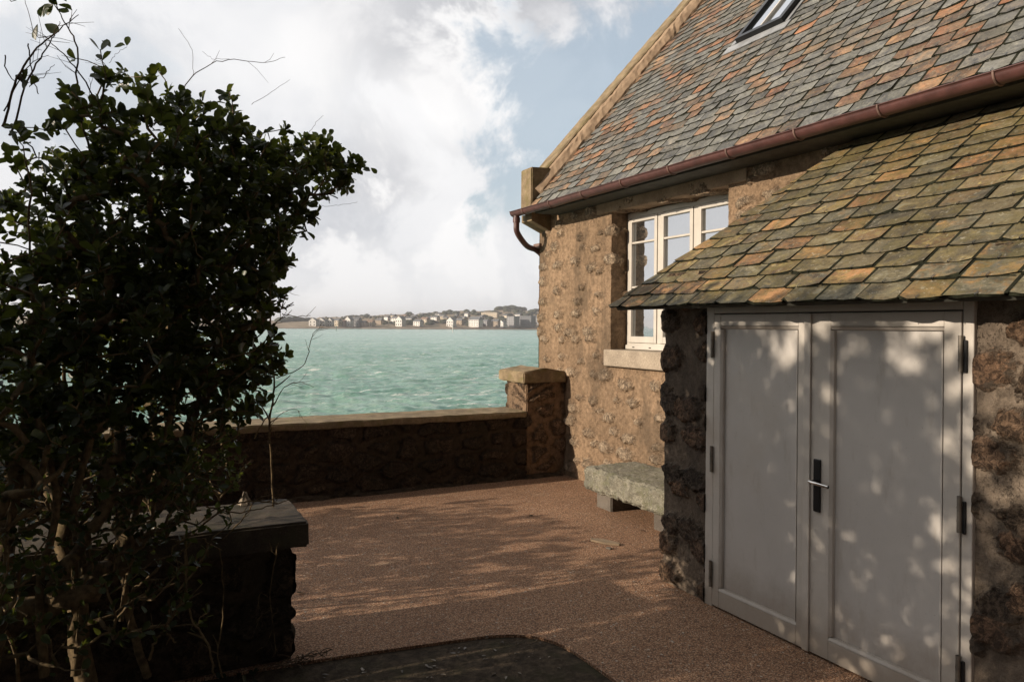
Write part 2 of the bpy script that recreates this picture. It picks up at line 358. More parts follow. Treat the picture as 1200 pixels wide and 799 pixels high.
f1 = n.noise(P, 1.25, 9, .58, .25); f2 = n.noise(D, 6.5, 10, .62, .35); f3 = n.noise(D, 2.2, 6, .55, .2)
wob = n.math('MULTIPLY', n.math('SUBTRACT', n.math('ADD', n.math('MULTIPLY', f2, .75), n.math('MULTIPLY', f1, .25)), .5), .62)
def blob(px, py, r, soft):
    c = ray(px, py).normalized()
    dd = n.math('ADD', n.vec('DISTANCE', D, tuple(c)), wob)
    return n.ss(dd, r, r - soft)
def union(lst):
    o = lst[0]
    for q in lst[1:]: o = n.math('MAXIMUM', o, q)
    return o
blue = union([blob(700, 140, .165, .07), blob(745, 235, .15, .08), blob(610, 215, .10, .07), blob(670, 70, .07, .05), blob(770, 80, .10, .07), blob(560, 240, .05, .05)])
blue2 = union([blob(15, 85, .075, .08), blob(110, 95, .06, .07), blob(60, 140, .07, .06)])
blue = n.math('MAXIMUM', n.math('MULTIPLY', blue, .85), n.math('MULTIPLY', blue2, .3))
grey = union([n.math('MULTIPLY', blob(620, -10, .16, .16), .95), n.math('MULTIPLY', blob(470, 195, .13, .14), .55), n.math('MULTIPLY', blob(500, 5, .17, .12), .75), n.math('MULTIPLY', blob(800, 0, .16, .14), .7),
              n.math('MULTIPLY', blob(420, 300, .12, .12), .3)])
white = union([blob(590, 95, .085, .05), blob(500, 130, .09, .08), blob(535, 280, .10, .05), blob(440, 330, .07, .06), blob(330, 70, .15, .2), blob(620, 260, .06, .06)])
back = n.ss(n.vec('DOT_PRODUCT', D, (-.35, .93, .1)), -.22, .28)          # unseen landward half of the sky, darkened to cut fill light
base = n.mix(n.ss(f3, .36, .62), (5.1, 5.3, 5.7), (7.5, 7.5, 7.6))
base = n.mix(n.math('MULTIPLY', n.ss(f2, .45, .60), .55), base, (8.15, 8.1, 8.15))
base = n.mix(grey, base, (4.5, 4.55, 4.8)); base = n.mix(n.math('MULTIPLY', white, .8), base, (8.6, 8.5, 8.45))
low = n.ss(ds[2], .16, .0); base = n.mix(n.math('MULTIPLY', low, .65), base, (7.9, 7.9, 8.0))
sunny = n.ss(n.vec('DOT_PRODUCT', D, tuple(SUN)), .45, 1.0); base = n.mix(n.math('MULTIPLY', sunny, .6), base, (9.6, 9.2, 8.8))
dark = n.mix(n.ss(f1, .35, .65), (.16, .19, .25), (.45, .48, .56))
base = n.mix(back, dark, base)
skyb = n.mix(1, n.mix(.55, sky.outputs[0], (4.9, 5.8, 6.7)), (1, 1, 1), 'MULTIPLY')
col = n.mix(n.math('MULTIPLY', blue, n.ss(ds[2], .05, .16)), base, skyb)
n.lk(col, bg.inputs[0]); bg.inputs[1].default_value = .1
sd = bpy.data.lights.new('sun', 'SUN'); sd.energy = 4.7; sd.angle = rad(.55); sd.color = (1, .85, .68)
so = bpy.data.objects.new('sun', sd); C.objects.link(so); so.rotation_euler = SUN.to_track_quat('Z', 'Y').to_euler(); so.location = (-20, 3, 12)
sc.view_settings.view_transform = 'Standard'; sc.view_settings.look = 'None'; sc.view_settings.exposure = .32; sc.view_settings.gamma = 1
sc.view_settings.use_curve_mapping = False
sc.cycles.max_bounces = 6; sc.cycles.diffuse_bounces = 3; sc.cycles.glossy_bounces = 3; sc.cycles.transparent_max_bounces = 8
sc.cycles.use_denoising = True; sc.cycles.use_adaptive_sampling = True

# ------------------------------------------------------------------ setting: soil, terrace, sea, far shore
SEA = -3.25
bm = bmesh.new(); add_box(bm, -60, 40, -70, 7.95, -8, -.016)
tag(bmobj('soil', bm, M['soil']), kind='structure')
edge = smooth_path([(-.6, 3.96, 0), (.3, 3.92, 0), (.9, 3.868, 0), (1.254, 3.823, 0), (1.584, 3.776, 0), (1.837, 3.735, 0), (2.0, 3.66, 0), (2.10, 3.54, 0), (2.145, 3.36, 0), (2.157, 2.94, 0), (2.165, 1.5, 0), (2.17, -6, 0)], 6)
poly = [Vector((q.x, q.y, -.05)) for q in edge] + [Vector((4.9, -6, -.05)), Vector((4.9, 7.9, -.05)), Vector((-.6, 7.9, -.05))]
bm = bmesh.new(); add_prism(bm, poly, (0, 0, .05))
tag(bmobj('terrace', bm, M['terrace']), kind='structure')

def polar_sheet(radii, az, zf):
    R_, A_ = np.meshgrid(radii, az, indexing='ij')
    X = R_ * np.sin(A_); Y = R_ * np.cos(A_); Z = zf(X, Y, R_)
    nr, na = R_.shape; idx = np.arange(nr * na).reshape(nr, na)
    f = np.stack([idx[:-1, :-1], idx[:-1, 1:], idx[1:, 1:], idx[1:, :-1]], -1).reshape(-1, 4)[:, ::-1]
    return np.stack([X, Y, Z], -1).reshape(-1, 3), f
azf = np.radians(np.linspace(4, 34, 300)); azc1 = np.radians(np.linspace(-150, 3.6, 90)); azc2 = np.radians(np.linspace(34.5, 110, 40))
az = np.concatenate([azc1, azf, azc2])
radii = np.concatenate([np.linspace(6, 29, 12), np.exp(np.arange(math.log(30), math.log(420), .0058)), np.exp(np.linspace(math.log(425), math.log(9000), 60))])
wv = []
rw = np.random.default_rng(5)
for i in range(34):
    lam = .7 * (4.5 / .7) ** rw.random(); th = rad(rw.normal(205, 32)); a = .016 * lam ** .8
    wv.append((math.sin(th) * 2 * math.pi / lam, math.cos(th) * 2 * math.pi / lam, a, rw.random() * 6.28, lam))
def sea_h(X, Y, R_):
    Z = np.zeros_like(X)
    for kx, ky, a, ph, lam in wv:
        fade = np.clip(1.6 - R_ / (lam * 70), 0, 1); s = np.sin(kx * X + ky * Y + ph)
        Z += a * fade * (1 - 2 * np.abs(np.sin(.5 * (kx * X + ky * Y + ph))) ** 1.0 if lam < 4 else s)
    return SEA + Z * .8
V_, F_ = polar_sheet(radii, az, sea_h)
m, n, p, out = material('choppy_turquoise_water'); v = n.pos()
big = n.noise(n.scale(v, (1, 1.6, 1)), .035, 5, .6); mid = n.noise(n.scale(v, (.55, 1.6, 1)), 1.5, 9, .72); fin = n.noise(n.scale(v, (.6, 1.6, 1)), 6.0, 6, .68)
c = n.mix(n.ss(big, .35, .66), (.165, .345, .28), (.28, .475, .39))
c = n.mix(n.math('MULTIPLY', n.ss(mid, .44, .62), .7), c, (.46, .61, .53))
zz = n.sep(v)[2]
c = n.mix(n.math('MULTIPLY', n.ss(fin, .52, .34), .5), c, (.09, .27, .215))
c = n.mix(n.math('MULTIPLY', n.ss(zz, SEA + .03, SEA + .3), .45), c, (.41, .56, .48))
fo = n.noise(n.scale(v, (.5, 1.9, 1)), .55, 8, .68); fo2 = n.noise(v, .06, 3, .5)
foam = n.math('MULTIPLY', n.ss(n.math('ADD', fo, n.math('MULTIPLY', n.math('SUBTRACT', fo2, .5), .25)), .585, .64), n.ss(fin, .38, .55))
c = n.mix(foam, c, (.82, .84, .80)); n.lk(c, p.inputs['Base Color'])
n.lk(n.math('ADD', .22, n.math('MULTIPLY', foam, .6)), p.inputs['Roughness']); p.inputs['IOR'].default_value = 1.33
n.lk(n.bump(n.math('ADD', n.math('MULTIPLY', mid, 1.0), n.math('MULTIPLY', fin, .35)), .8, .5), p.inputs['Normal'])
tag(obj('sea', V_, F_, m, smooth=True), kind='structure')

# far shore -------------------------------------------------------
def fbm(x, y, s, o=5):
    return mnoise.fractal(Vector((x * s, y * s, 3.3)), 1.0, 2.0, o)
def dist_at(px): return 880 + (px - 340) * .9
px_cols = np.arange(-250, 900, 4.0)
hprof = lambda px: np.interp(px, [-250, 200, 330, 380, 430, 480, 520, 560, 600, 640, 900], [10, 9, 9, 16, 21, 25, 30, 35, 38, 39, 40])
ts = np.concatenate([np.linspace(0, .06, 5), np.linspace(.1, 1, 14), [1.5, 2.2]])
V_ = []; 
for px in px_cols:
    d = ray(px, 382.5); d = Vector((d.x, d.y, 0)); D0 = dist_at(px) + 18 * fbm(px, 0, .03)
    for q in ts:
        r_ = D0 + q * 520; hh = hprof(px)
        if q <= .06: z = SEA - .5 + 2.6 * q / .06 + fbm(px, q * 900, .35) * .5
        elif q <= 1: z = SEA + 2.2 + (hh - SEA - 2.2) * ((q - .06) / .94) ** .8 + fbm(px, q * 300, .045) * 3.5 * q
        else: z = hh * (1 - .25 * (q - 1))
        V_.append((d.x * r_, d.y * r_, z))
nc, nt = len(px_cols), len(ts); idx = np.arange(nc * nt).reshape(nc, nt)
F_ = np.stack([idx[:-1, :-1], idx[1:, :-1], idx[1:, 1:], idx[:-1, 1:]], -1).reshape(-1, 4)
m, n, p, out = material('winter_heath_and_beach'); v = n.pos(); z = n.sep(v)[2]
f = n.noise(n.scale(v, (1, 1, 2)), .018, 8, .7); g = n.noise(v, .06, 6, .7)
c = n.ramp(f, [(.3, (.13, .115, .065)), (.46, (.25, .19, .125)), (.56, (.32, .25, .175)), (.7, (.16, .14, .08))])
c = n.mix(n.ss(g, .55, .62), c, (.055, .06, .035))
c = n.mix(n.ss(n.math('ADD', z, n.math('MULTIPLY', g, 3.)), SEA + 4.2, SEA + 2.8), c, (.30, .24, .18))
c = n.mix(n.ss(n.math('ADD', z, n.math('MULTIPLY', g, 1.5)), SEA + 1.7, SEA + 1.0), c, (.12, .10, .085))
n.lk(c, p.inputs['Base Color']); p.inputs['Roughness'].default_value = 1; p.inputs['Specular IOR Level'].default_value = .1
tag(obj('hills', V_, F_, m, smooth=True), kind='structure')
def shore_z(px, q):
    hh = hprof(px); return SEA + 2.2 + (hh - SEA - 2.2) * max(0, (q - .06) / .94) ** .8
# tree belts over there: one mass, no one tree can be counted
def blobs(pts, seedv, mat, name, label):
    rb = np.random.default_rng(seedv); Vs = []; Fs = []
    bm = bmesh.new(); bmesh.ops.create_icosphere(bm, subdivisions=2, radius=1); bv = np.array([v_.co[:] for v_ in bm.verts]); bf = np.array([[q.index for q in f_.verts] for f_ in bm.faces]); bm.free()
    for (p_, sx, sz) in pts:
        nn = np.array([1 + .38 * mnoise.noise(Vector(q * 1.7) + Vector((p_[0], p_[1], 0))) + .16 * mnoise.noise(Vector(q * 4.5) + Vector((p_[1], p_[0], 0))) for q in bv])
        Fs.append(bf + sum(map(len, Vs))); Vs.append(np.array(p_) + bv * nn[:, None] * np.array([sx, sx, sz]))
    return tag(obj(name, np.concatenate(Vs), np.concatenate(Fs), mat, smooth=False), label, 'trees', kind='stuff')
m_sh = simple('far_foliage', (.045, .05, .030), 1, .6, .25, spec=.1, bump=0)
pts = []
for i in range(280):
    px = RNG.uniform(380, 650); q = RNG.choice([RNG.uniform(.12, .25), RNG.uniform(.2, 1.0), RNG.uniform(.4, 1.0)]); d = ray(px, 382.5); r_ = dist_at(px) + 520 * q
    s = RNG.uniform(2.0, 4.6) * (1.25 if px > 470 else .8)
    pts.append(((d.x * r_, d.y * r_, shore_z(px, q) + s * .35), s * RNG.uniform(.9, 1.8), s * RNG.uniform(.6, 1.0)))
for px, s in ((585, 9), (592, 11), (600, 12), (607, 9), (613, 7), (352, 7), (345, 8), (360, 6), (338, 9), (330, 9)):
    q = 1.0 if px > 400 else .5; d = ray(px, 382.5); r_ = dist_at(px) + 520 * q
    pts.append(((d.x * r_, d.y * r_, shore_z(px, q) + 2), s * 1.3, s * .75))
blobs(pts, 3, m_sh, 'shore_woodland', 'dark trees and scrub between the houses across the bay')

HM = dict(white=simple('white_render', (.78, .76, .73), .9, .05, .3, bump=0), cream=simple('cream_render', (.62, .54, .42), .9, .06, .3, bump=0),
          grey=simple('grey_concrete', (.30, .30, .31), .9, .08, .3, bump=0), dgrey=simple('dark_grey_cladding', (.16, .165, .18), .8, .1, .3, bump=0), tan=simple('tan_stone', (.40, .32, .24), .95, .1, .3, bump=0),
          pink=simple('pink_render', (.55, .42, .37), .95, .08, .3, bump=0),
          slate=simple('far_slate', (.12, .125, .135), .7, .15, .3, bump=0), rust=simple('far_rust_roof', (.22, .14, .10), .8, .15, .3, bump=0), pane=simple('far_dark_pane', (.05, .055, .06), .25, .1, 1, bump=0))
def far_house(px, q, wd, h, dep, wall, roof, rh, label, cat='house', name='shore_house', nwin=0, rows=2, gable=False, rot=0., chim=True):
    d = ray(px, 382.5); d.z = 0; r_ = dist_at(px) + 520 * q; base = Vector((d.x * r_, d.y * r_, shore_z(px, q) - .8)); d.normalize()
    L = Vector((d.y, -d.x, 0)); rm = Matrix.Rotation(rot - .35 - .45 * abs(math.sin(px * 1.7)), 3, 'Z'); L = rm @ L; Dp = rm @ d; U = Vector((0, 0, 1)); wd *= 1.08; h *= 1.02; rh *= 1.05
    root = thing(name, base, label, cat, 'houses on the far shore')
    pt = lambda a, b, c_: base + L * a + Dp * b + U * c_
    hw = wd / 2; h1 = h + .8
    def box_(nm, a0, a1, b0, b1, z0, z1, mt, par):
        vs = [pt(a, b, c_) for c_ in (z0, z1) for a, b in ((a0, b0), (a1, b0), (a1, b1), (a0, b1))]
        return obj(nm, [tuple(q_) for q_ in vs], [(0, 3, 2, 1), (4, 5, 6, 7), (0, 1, 5, 4), (1, 2, 6, 5), (2, 3, 7, 6), (3, 0, 4, 7)], mt, par)
    if roof is None:
        box_('wall', -hw, hw, 0, dep, 0, h1, HM[wall], root); rf = box_('roof', -hw - .3, hw + .3, -.3, dep + .3, h1 + .02, h1 + .5, HM['slate'], root)
    else:
        if gable:
            bm = bmesh.new(); add_prism(bm, [pt(-hw, 0, 0), pt(hw, 0, 0), pt(hw, 0, h1), pt(0, 0, h1 + rh), pt(-hw, 0, h1)], Dp * dep); bmobj('wall', bm, HM[wall], root)
            bm = bmesh.new()
            for s_ in (-1, 1):
                e = Vector((0, 0, .35)); add_prism(bm, [pt(s_ * (hw + .5), -.2, h1 - .5 * rh / hw + .02), pt(s_ * .0, -.2, h1 + rh + .02), pt(0, -.2, h1 + rh + .37), pt(s_ * (hw + .5), -.2, h1 - .5 * rh / hw + .4)], Dp * (dep + .4))
            rf = bmobj('roof', bm, HM[roof], root)
        else:
            box_('wall', -hw, hw, 0, dep, 0, h1, HM[wall], root)
            bm = bmesh.new(); add_prism(bm, [pt(-hw - .3, -.4, h1 + .02), pt(-hw - .3, dep + .4, h1 + .02), pt(-hw - .3, dep / 2, h1 + rh)], L * (wd + .6)); rf = bmobj('roof', bm, HM[roof], root)
        if chim: box_('chimney', -hw * .8, -hw * .8 + .9, dep / 2 - .4, dep / 2 + .4, h1 + rh * .3, h1 + rh + 1., HM['tan'], rf)
    if nwin:
        for rr in range(rows):
            for i in range(nwin):
                a = -hw + wd * (i + .5) / nwin; z0 = .8 + (h / rows) * (rr + .25); ww = min(1.3, wd / nwin * .5)
                box_('window', a - ww / 2, a + ww / 2, -.12, .0, z0, z0 + h / rows * .5, HM['pane'], root)
    return root
far_house(366, .09, 9, 7, 8, 'white', 'slate', 3.2, 'small white gabled house at the left end of the far village', nwin=2, gable=True)
far_house(376, .09, 9.5, 7, 8, 'white', 'slate', 3.4, 'white house with slate roof, second from the left end of the far village', nwin=3, gable=True, rot=.3)
far_house(386, .085, 6, 7.5, 7, 'white', 'slate', 3, 'narrow white house right of the pair at the far village end', nwin=2, gable=True)
far_house(393, .10, 9, 7, 8, 'cream', 'slate', 3, 'cream house with slate roof above the beach, beside a narrow white one', nwin=3)
far_house(400, .10, 7, 5.5, 7, 'pink', 'rust', 2.5, 'low pinkish house with rust roof on the far beach', nwin=2)
far_house(407, .09, 9, 8.5, 8, 'white', 'slate', 4, 'tall white gabled house before the grey roofed block across the bay', nwin=2, gable=True)
far_house(416, .10, 10, 9, 9, 'grey', 'slate', 3, 'grey slate roofed block at the middle of the left shore row', nwin=3)
far_house(424, .09, 9, 5, 7, 'pink', 'slate', 2.4, 'low pink house with long slate roof by the far beach', nwin=3)
far_house(432, .10, 10, 5.5, 8, 'cream', 'rust', 2.4, 'low cream house with rust roof where the far trees begin', nwin=3)
far_house(443, .16, 10, 6, 8, 'tan', 'slate', 3, 'tan stone house half hidden by trees on the far shore', nwin=3)
far_house(461, .28, 11, 6, 8, 'white', 'slate', 3, 'white house uphill above the tall villa across the bay', nwin=3)
far_house(467, .09, 11, 9.5, 9, 'white', 'slate', 4.4, 'tall white villa with steep grey roof right on the far shore', nwin=3, gable=True)
far_house(478, .25, 13, 6, 8, 'white', 'slate', 2.5, 'long white house uphill to the right of the tall far villa', nwin=4)
far_house(488, .10, 12, 6.5, 8, 'white', 'slate', 3, 'broad white house on the shore between dark trees, gable turned away', nwin=3, rot=-.3)
far_house(496, .18, 12, 7, 8, 'cream', 'rust', 3, 'cream house with brownish roof above the shore trees', nwin=3)
far_house(507, .36, 16, 5, 9, 'white', 'slate', 2.5, 'long low white house up the hill over the far village', nwin=4)
far_house(517, .42, 11, 5, 8, 'cream', 'slate', 2.6, 'cream house high on the hillside across the bay', nwin=3)
far_house(527, .08, 11, 9, 9, 'white', 'slate', 5, 'lone white gabled house with dark roof standing on the waterfront', nwin=3, gable=True)
far_house(537, .16, 13, 6, 8, 'tan', 'slate', 3, 'tan house with slate roof right of the lone white gable', nwin=3)
far_house(555, .09, 19, 10, 10, 'white', 'slate', 5, 'large white hotel with dark mansard roof and many windows', nwin=6, rows=3)
far_house(568, .12, 9, 7, 8, 'grey', 'slate', 2.6, 'grey house beside the large white hotel across the water', nwin=2)
far_house(573, .50, 30, 8, 10, 'cream', None, 0, 'long pale flat roofed building up the hill behind the far hotel', 'building', 'shore_building', nwin=8, rows=2)
far_house(579, .10, 13, 7.5, 9, 'tan', 'slate', 3, 'tan house with wide slate roof in front of the long pale building', nwin=4)
far_house(587, .08, 9, 7, 8, 'white', 'slate', 3.2, 'small white house left of the grey apartment blocks', nwin=2, gable=True)
far_house(598, .10, 15, 15, 12, 'grey', None, 0, 'pale grey apartment block with balconies left of the darker one', 'apartment block', 'shore_building', nwin=4, rows=4)
far_house(614, .10, 27, 16, 12, 'dgrey', None, 0, 'long dark grey apartment block near the house corner', 'apartment block', 'shore_building', nwin=8, rows=4)
far_house(628, .16, 14, 12, 10, 'grey', 'slate', 3, 'grey building right behind the stone house corner across the bay', 'building', 'shore_building', nwin=4, rows=3)
for px, q, c_, r__ in ((452, .42, 'white', 'slate'), (459, .55, 'cream', 'slate'), (472, .5, 'white', 'rust'), (484, .48, 'white', 'slate'), (492, .62, 'cream', 'slate'), (501, .3, 'white', 'slate'), (512, .58, 'white', 'slate'), (521, .3, 'cream', 'slate'),
                       (533, .42, 'white', 'slate'), (541, .3, 'cream', 'slate'), (546, .55, 'white', 'slate'), (563, .35, 'white', 'slate'), (591, .4, 'cream', 'slate'), (606, .45, 'white', 'slate')):
    far_house(px, q, 9 + 3 * math.sin(px), 5, 8, c_, r__, 2.6, 'small pale house among the trees on the hillside across the bay', rot=math.sin(px * 3.1) * .3)
# two sea marks
for px, col_, lb, dm, hh in ((530.5, HM['white'], 'white pole beacon standing in the water off the lone gabled house', 560, 6.5), (394, simple('sea_green_paint', (.10, .22, .16), .6, .1), 'dark green pole beacon in the water off the left shore', 600, 5)):
    d = ray(px, 382.5); b = Vector((d.x * dm, d.y * dm, SEA - .6)); root = thing('channel_marker', b, lb, 'sea mark', 'sea marks in the bay')
    V1, Q1 = tube([b, b + Vector((0, 0, hh))], [.28, .2], 8); obj('pole', V1, Q1, col_, root, True)
    V1, Q1 = tube([b + Vector((0, 0, hh * .75)), b + Vector((0, 0, hh + .1))], [.5, .15], 8); obj('topmark', V1, Q1, col_, root, True)

# ------------------------------------------------------------------ the stone house
XM, YG, XW = 4.6, 8.07, 3.29
house = thing('stone_house', (XM, 5.2, 0), 'stone house with rust and grey slate roof, red-brown gutter and lean-to with white doors', 'house')
def panel(axis, c, a0, a1, b0, b1, st_, flip=False, holes=()):
    """dense grid in plane axis=c; a,b = the other two axes in order"""
    def cuts(lo, hi, extra):
        pts_ = sorted({lo, hi, *[e for e in extra if lo < e < hi]}); o = []
        for q0, q1 in zip(pts_[:-1], pts_[1:]):
            k = max(1, int(round((q1 - q0) / st_))); o += [q0 + (q1 - q0) * i / k for i in range(k)]
        return np.array(o + [hi])
    A = cuts(a0, a1, [h[i] for h in holes for i in (0, 1)]); B = cuts(b0, b1, [h[i] for h in holes for i in (2, 3)])
    AA, BB = np.meshgrid(A, B, indexing='ij'); CC = np.full_like(AA, c)
    V = np.stack({'x': (CC, AA, BB), 'y': (AA, CC, BB), 'z': (AA, BB, CC)}[axis], -1).reshape(-1, 3)
    idx = np.arange(AA.size).reshape(AA.shape); f = np.stack([idx[:-1, :-1], idx[1:, :-1], idx[1:, 1:], idx[:-1, 1:]], -1).reshape(-1, 4)
    ca = (AA[:-1, :-1] + AA[1:, 1:]).ravel() / 2; cb = (BB[:-1, :-1] + BB[1:, 1:]).ravel() / 2
    keep = np.ones(len(f), bool)
    for h in holes: keep &= ~((ca > h[0]) & (ca < h[1]) & (cb > h[2]) & (cb < h[3]))
    f = f[keep]
    return V, (f[:, ::-1] if flip else f)
def join(parts):
    Vs, Fs, o = [], [], 0
    for V, f in parts: Vs.append(V); Fs.append(f + o); o += len(V)
    return np.concatenate(Vs), np.concatenate(Fs)
# main wall: faces -X.  window opening Y 4.777..6.505, Z 1.505..2.985 ; lintel above
WY0, WY1, WZ0, WZ1 = 4.777, 6.505, 1.505, 2.985
S = .018
parts = [panel('x', XM, 3.3, YG, -.06, 3.12, S, True, [(WY0, WY1, WZ0, WZ1)]),
         panel('y', WY1, XM, XM + .24, WZ0, WZ1, S, False), panel('y', WY0, XM, XM + .24, WZ0, WZ1, S, True),
         panel('z', WZ1, XM, XM + .24, WY0, WY1, S, True), panel('y', YG, XM, XM + .9, -.06, 3.12, .03, True)]
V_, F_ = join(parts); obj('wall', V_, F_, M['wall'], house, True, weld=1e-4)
PITCH = rad(48.5); tp = math.tan(PITCH); RX = 7.9
bm = bmesh.new(); add_prism(bm, [(XM + .3, -3, -.06), (XM + .3, -3, 3.05), (RX, -3, 3.05 + (RX - XM - .3) * tp), (2 * RX - XM, -3, 3.05), (2 * RX - XM, -3, -.06)], (0, YG + 3 - .02, 0))
bmobj('core_wall', bm, M['lintel'], house)
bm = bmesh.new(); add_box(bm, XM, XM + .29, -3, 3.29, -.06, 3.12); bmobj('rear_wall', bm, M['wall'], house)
# gable masonry under the coping
bm = bmesh.new(); add_prism(bm, [(XM + .02, 7.78, 3.1), (XM + .02, 7.78, 3.2), (RX, 7.78, 3.2 + (RX - XM) * tp), (2 * RX - XM, 7.78, 3.2), (2 * RX - XM, 7.78, 3.1)], (0, .28, 0)); bmobj('gable_wall', bm, M['lintel'], house)
# lintel, sill
boxes('lintel', [(XM - .012, XM + .2, 4.55, 6.78, 2.988, 3.16)], M['lintel'], house, .012, 3)
bm = bmesh.new(); add_box(bm, XM - .055, XM + .215, 4.6, 6.56, 1.335, 1.512, .014, 3); bmobj('window_sill', bm, M['granite'], house)

# roof plane: through (4.33, z 3.175)
RO = Vector((4.245, 0, 3.176)); UP = Vector((math.cos(PITCH), 0, math.sin(PITCH))); NR = Vector((-math.sin(PITCH), 0, math.cos(PITCH)))
def slates(name, O, up, nrm, ymin, ymax, rows, width, expo, mat, parent, verge=None, seed=1, cluster=None, skip=None):
    rs = np.random.default_rng(seed); V = []; Fq = []; tone = []; tone2 = []; mi = []
    ln = expo * 2.15; th = .011
    for r in range(rows):
        y = ymin - width * (.5 if r % 2 else 0) - rs.random() * .02
        while y < ymax:
            wd = width * rs.uniform(.88, 1.12); y0, y1 = y + .007, y + wd - .007; y += wd
            s0 = r * expo + rs.normal(0, .004); s1 = s0 + ln
            cy = (y0 + y1) / 2
            lim = lambda s: (verge(s) if verge else ymax)
            if y0 > lim(s0) - .03 or y1 < ymin: continue
            y0 = max(y0, ymin)
            if skip and skip(cy, s0 + expo): continue
            yl1, yu1 = min(y1, lim(s0)), min(y1, lim(min(s1, rows * expo)))
            yu0 = min(y0, yu1 - .002)
            l0 = .016 + rs.random() * .006; l1 = .0015
            j = rs.normal(0, .0035, 4); tw = rs.normal(0, .003)
            # lower edge has 5 points, slightly ragged with chipped corners
            k = 5; b = len(V)
            for lay in (0, 1):
                for i in range(k):
                    f = i / (k - 1); yy = y0 + (yl1 - y0) * f
                    s = s0 + rs.normal(0, .0035) + j[0] * (f - .5) * 2
                    if i in (0, k - 1) : s += .004 + abs(rs.normal(0, .010))
                    p = O + up * s + nrm * (l0 + tw * (f - .5) * 2 + (0 if lay else -th)); V.append((p.x, yy, p.z))
                for i in range(2):
                    yy = (yu0, yu1)[i]; p = O + up * s1 + nrm * (l1 + (0 if lay else -th * .5)); V.append((p.x, yy, p.z))
            nb = 7
            # top layer index b+7.. ; bottom b..
            t0 = b + nb
            fs = [(t0, t0 + 1, t0 + 5), (t0 + 1, t0 + 2, t0 + 5), (t0 + 2, t0 + 6, t0 + 5), (t0 + 2, t0 + 3, t0 + 6), (t0 + 3, t0 + 4, t0 + 6)]
            fs += [(b + i, b + i + 1, t0 + i + 1, t0 + i) for i in range(4)]
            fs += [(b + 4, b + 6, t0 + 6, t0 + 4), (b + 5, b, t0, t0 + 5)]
            Fq += fs
            # moss and dirt in the side joint; mossy shadow painted dark under the tail
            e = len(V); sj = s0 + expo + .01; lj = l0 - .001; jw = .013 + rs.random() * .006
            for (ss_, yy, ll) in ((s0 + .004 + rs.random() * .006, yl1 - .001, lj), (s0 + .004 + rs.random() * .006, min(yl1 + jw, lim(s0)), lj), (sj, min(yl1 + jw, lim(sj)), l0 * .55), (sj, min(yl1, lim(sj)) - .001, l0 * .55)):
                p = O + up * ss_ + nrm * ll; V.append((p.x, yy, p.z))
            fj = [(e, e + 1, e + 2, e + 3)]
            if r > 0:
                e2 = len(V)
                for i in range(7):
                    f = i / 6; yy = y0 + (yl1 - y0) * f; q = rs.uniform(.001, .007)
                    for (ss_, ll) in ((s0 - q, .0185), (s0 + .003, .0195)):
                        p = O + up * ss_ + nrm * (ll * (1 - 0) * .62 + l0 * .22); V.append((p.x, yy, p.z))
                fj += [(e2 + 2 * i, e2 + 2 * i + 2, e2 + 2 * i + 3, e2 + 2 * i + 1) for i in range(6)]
            tv = rs.random()
            if cluster: tv = cluster(tv, cy, s0, rs)
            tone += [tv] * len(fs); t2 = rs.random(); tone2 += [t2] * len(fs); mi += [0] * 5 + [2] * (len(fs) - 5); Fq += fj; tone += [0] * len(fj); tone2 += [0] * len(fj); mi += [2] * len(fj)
            # slate hook
            if yl1 - y0 > .1:
                hb = len(V); yc = (y0 + yl1) / 2 + rs.normal(0, .01); hw = .0022
                a = O + up * (s0 - .006) + nrm * (l0 + .007); c2 = O + up * (s0 + .022) + nrm * (l0 + .004); d2 = O + up * (s0 - .006) + nrm * (l0 - th - .002)
                V += [(a.x, yc - hw, a.z), (a.x, yc + hw, a.z), (c2.x, yc + hw, c2.z), (c2.x, yc - hw, c2.z), (d2.x, yc - hw, d2.z), (d2.x, yc + hw, d2.z)]
                fs = [(hb, hb + 1, hb + 2, hb + 3), (hb, hb + 4, hb + 5, hb + 1)]
                Fq += fs; tone += [0, 0]; tone2 += [0, 0]; mi += [1, 1]
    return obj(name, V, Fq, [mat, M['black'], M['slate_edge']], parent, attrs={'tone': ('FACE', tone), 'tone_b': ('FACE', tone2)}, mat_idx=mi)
def clus(tv, y, s, rs):
    g = mnoise.noise(Vector((y * .9, s * 1.3, 7.7))) + mnoise.noise(Vector((y * 3, s * 4, 1.7))) * .5
    bias = .10 * (y - 3.4) + .16 * (s - .5)
    return float(np.clip(tv + .16 * g + .07 * bias * 2 - .10, 0, .999))
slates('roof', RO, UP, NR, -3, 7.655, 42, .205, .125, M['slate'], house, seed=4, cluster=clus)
# back slope
bm = bmesh.new(); add_prism(bm, [(RX - .02, -3, 3.176 + (RX - 4.245) * tp - .05), (2 * RX - 4.36, -3, 3.165), (2 * RX - 4.36, -3, 3.265), (RX - .02, -3, 3.176 + (RX - 4.245) * tp + .05)], (0, 11.0, 0)); bmobj('rear_roof', bm, M['slate'], house)
bm = bmesh.new(); add_prism(bm, [(4.285, -3, 3.095), (4.285, -3, 3.165), (4.31, -3, 3.205), (RX, -3, 3.176 + (RX - 4.245) * tp - .03), (RX, -3, 3.176 + (RX - 4.245) * tp - .3), (4.62, -3, 3.1)], (0, 10.62, 0)); bmobj('roof_deck', bm, M['timber'], house)
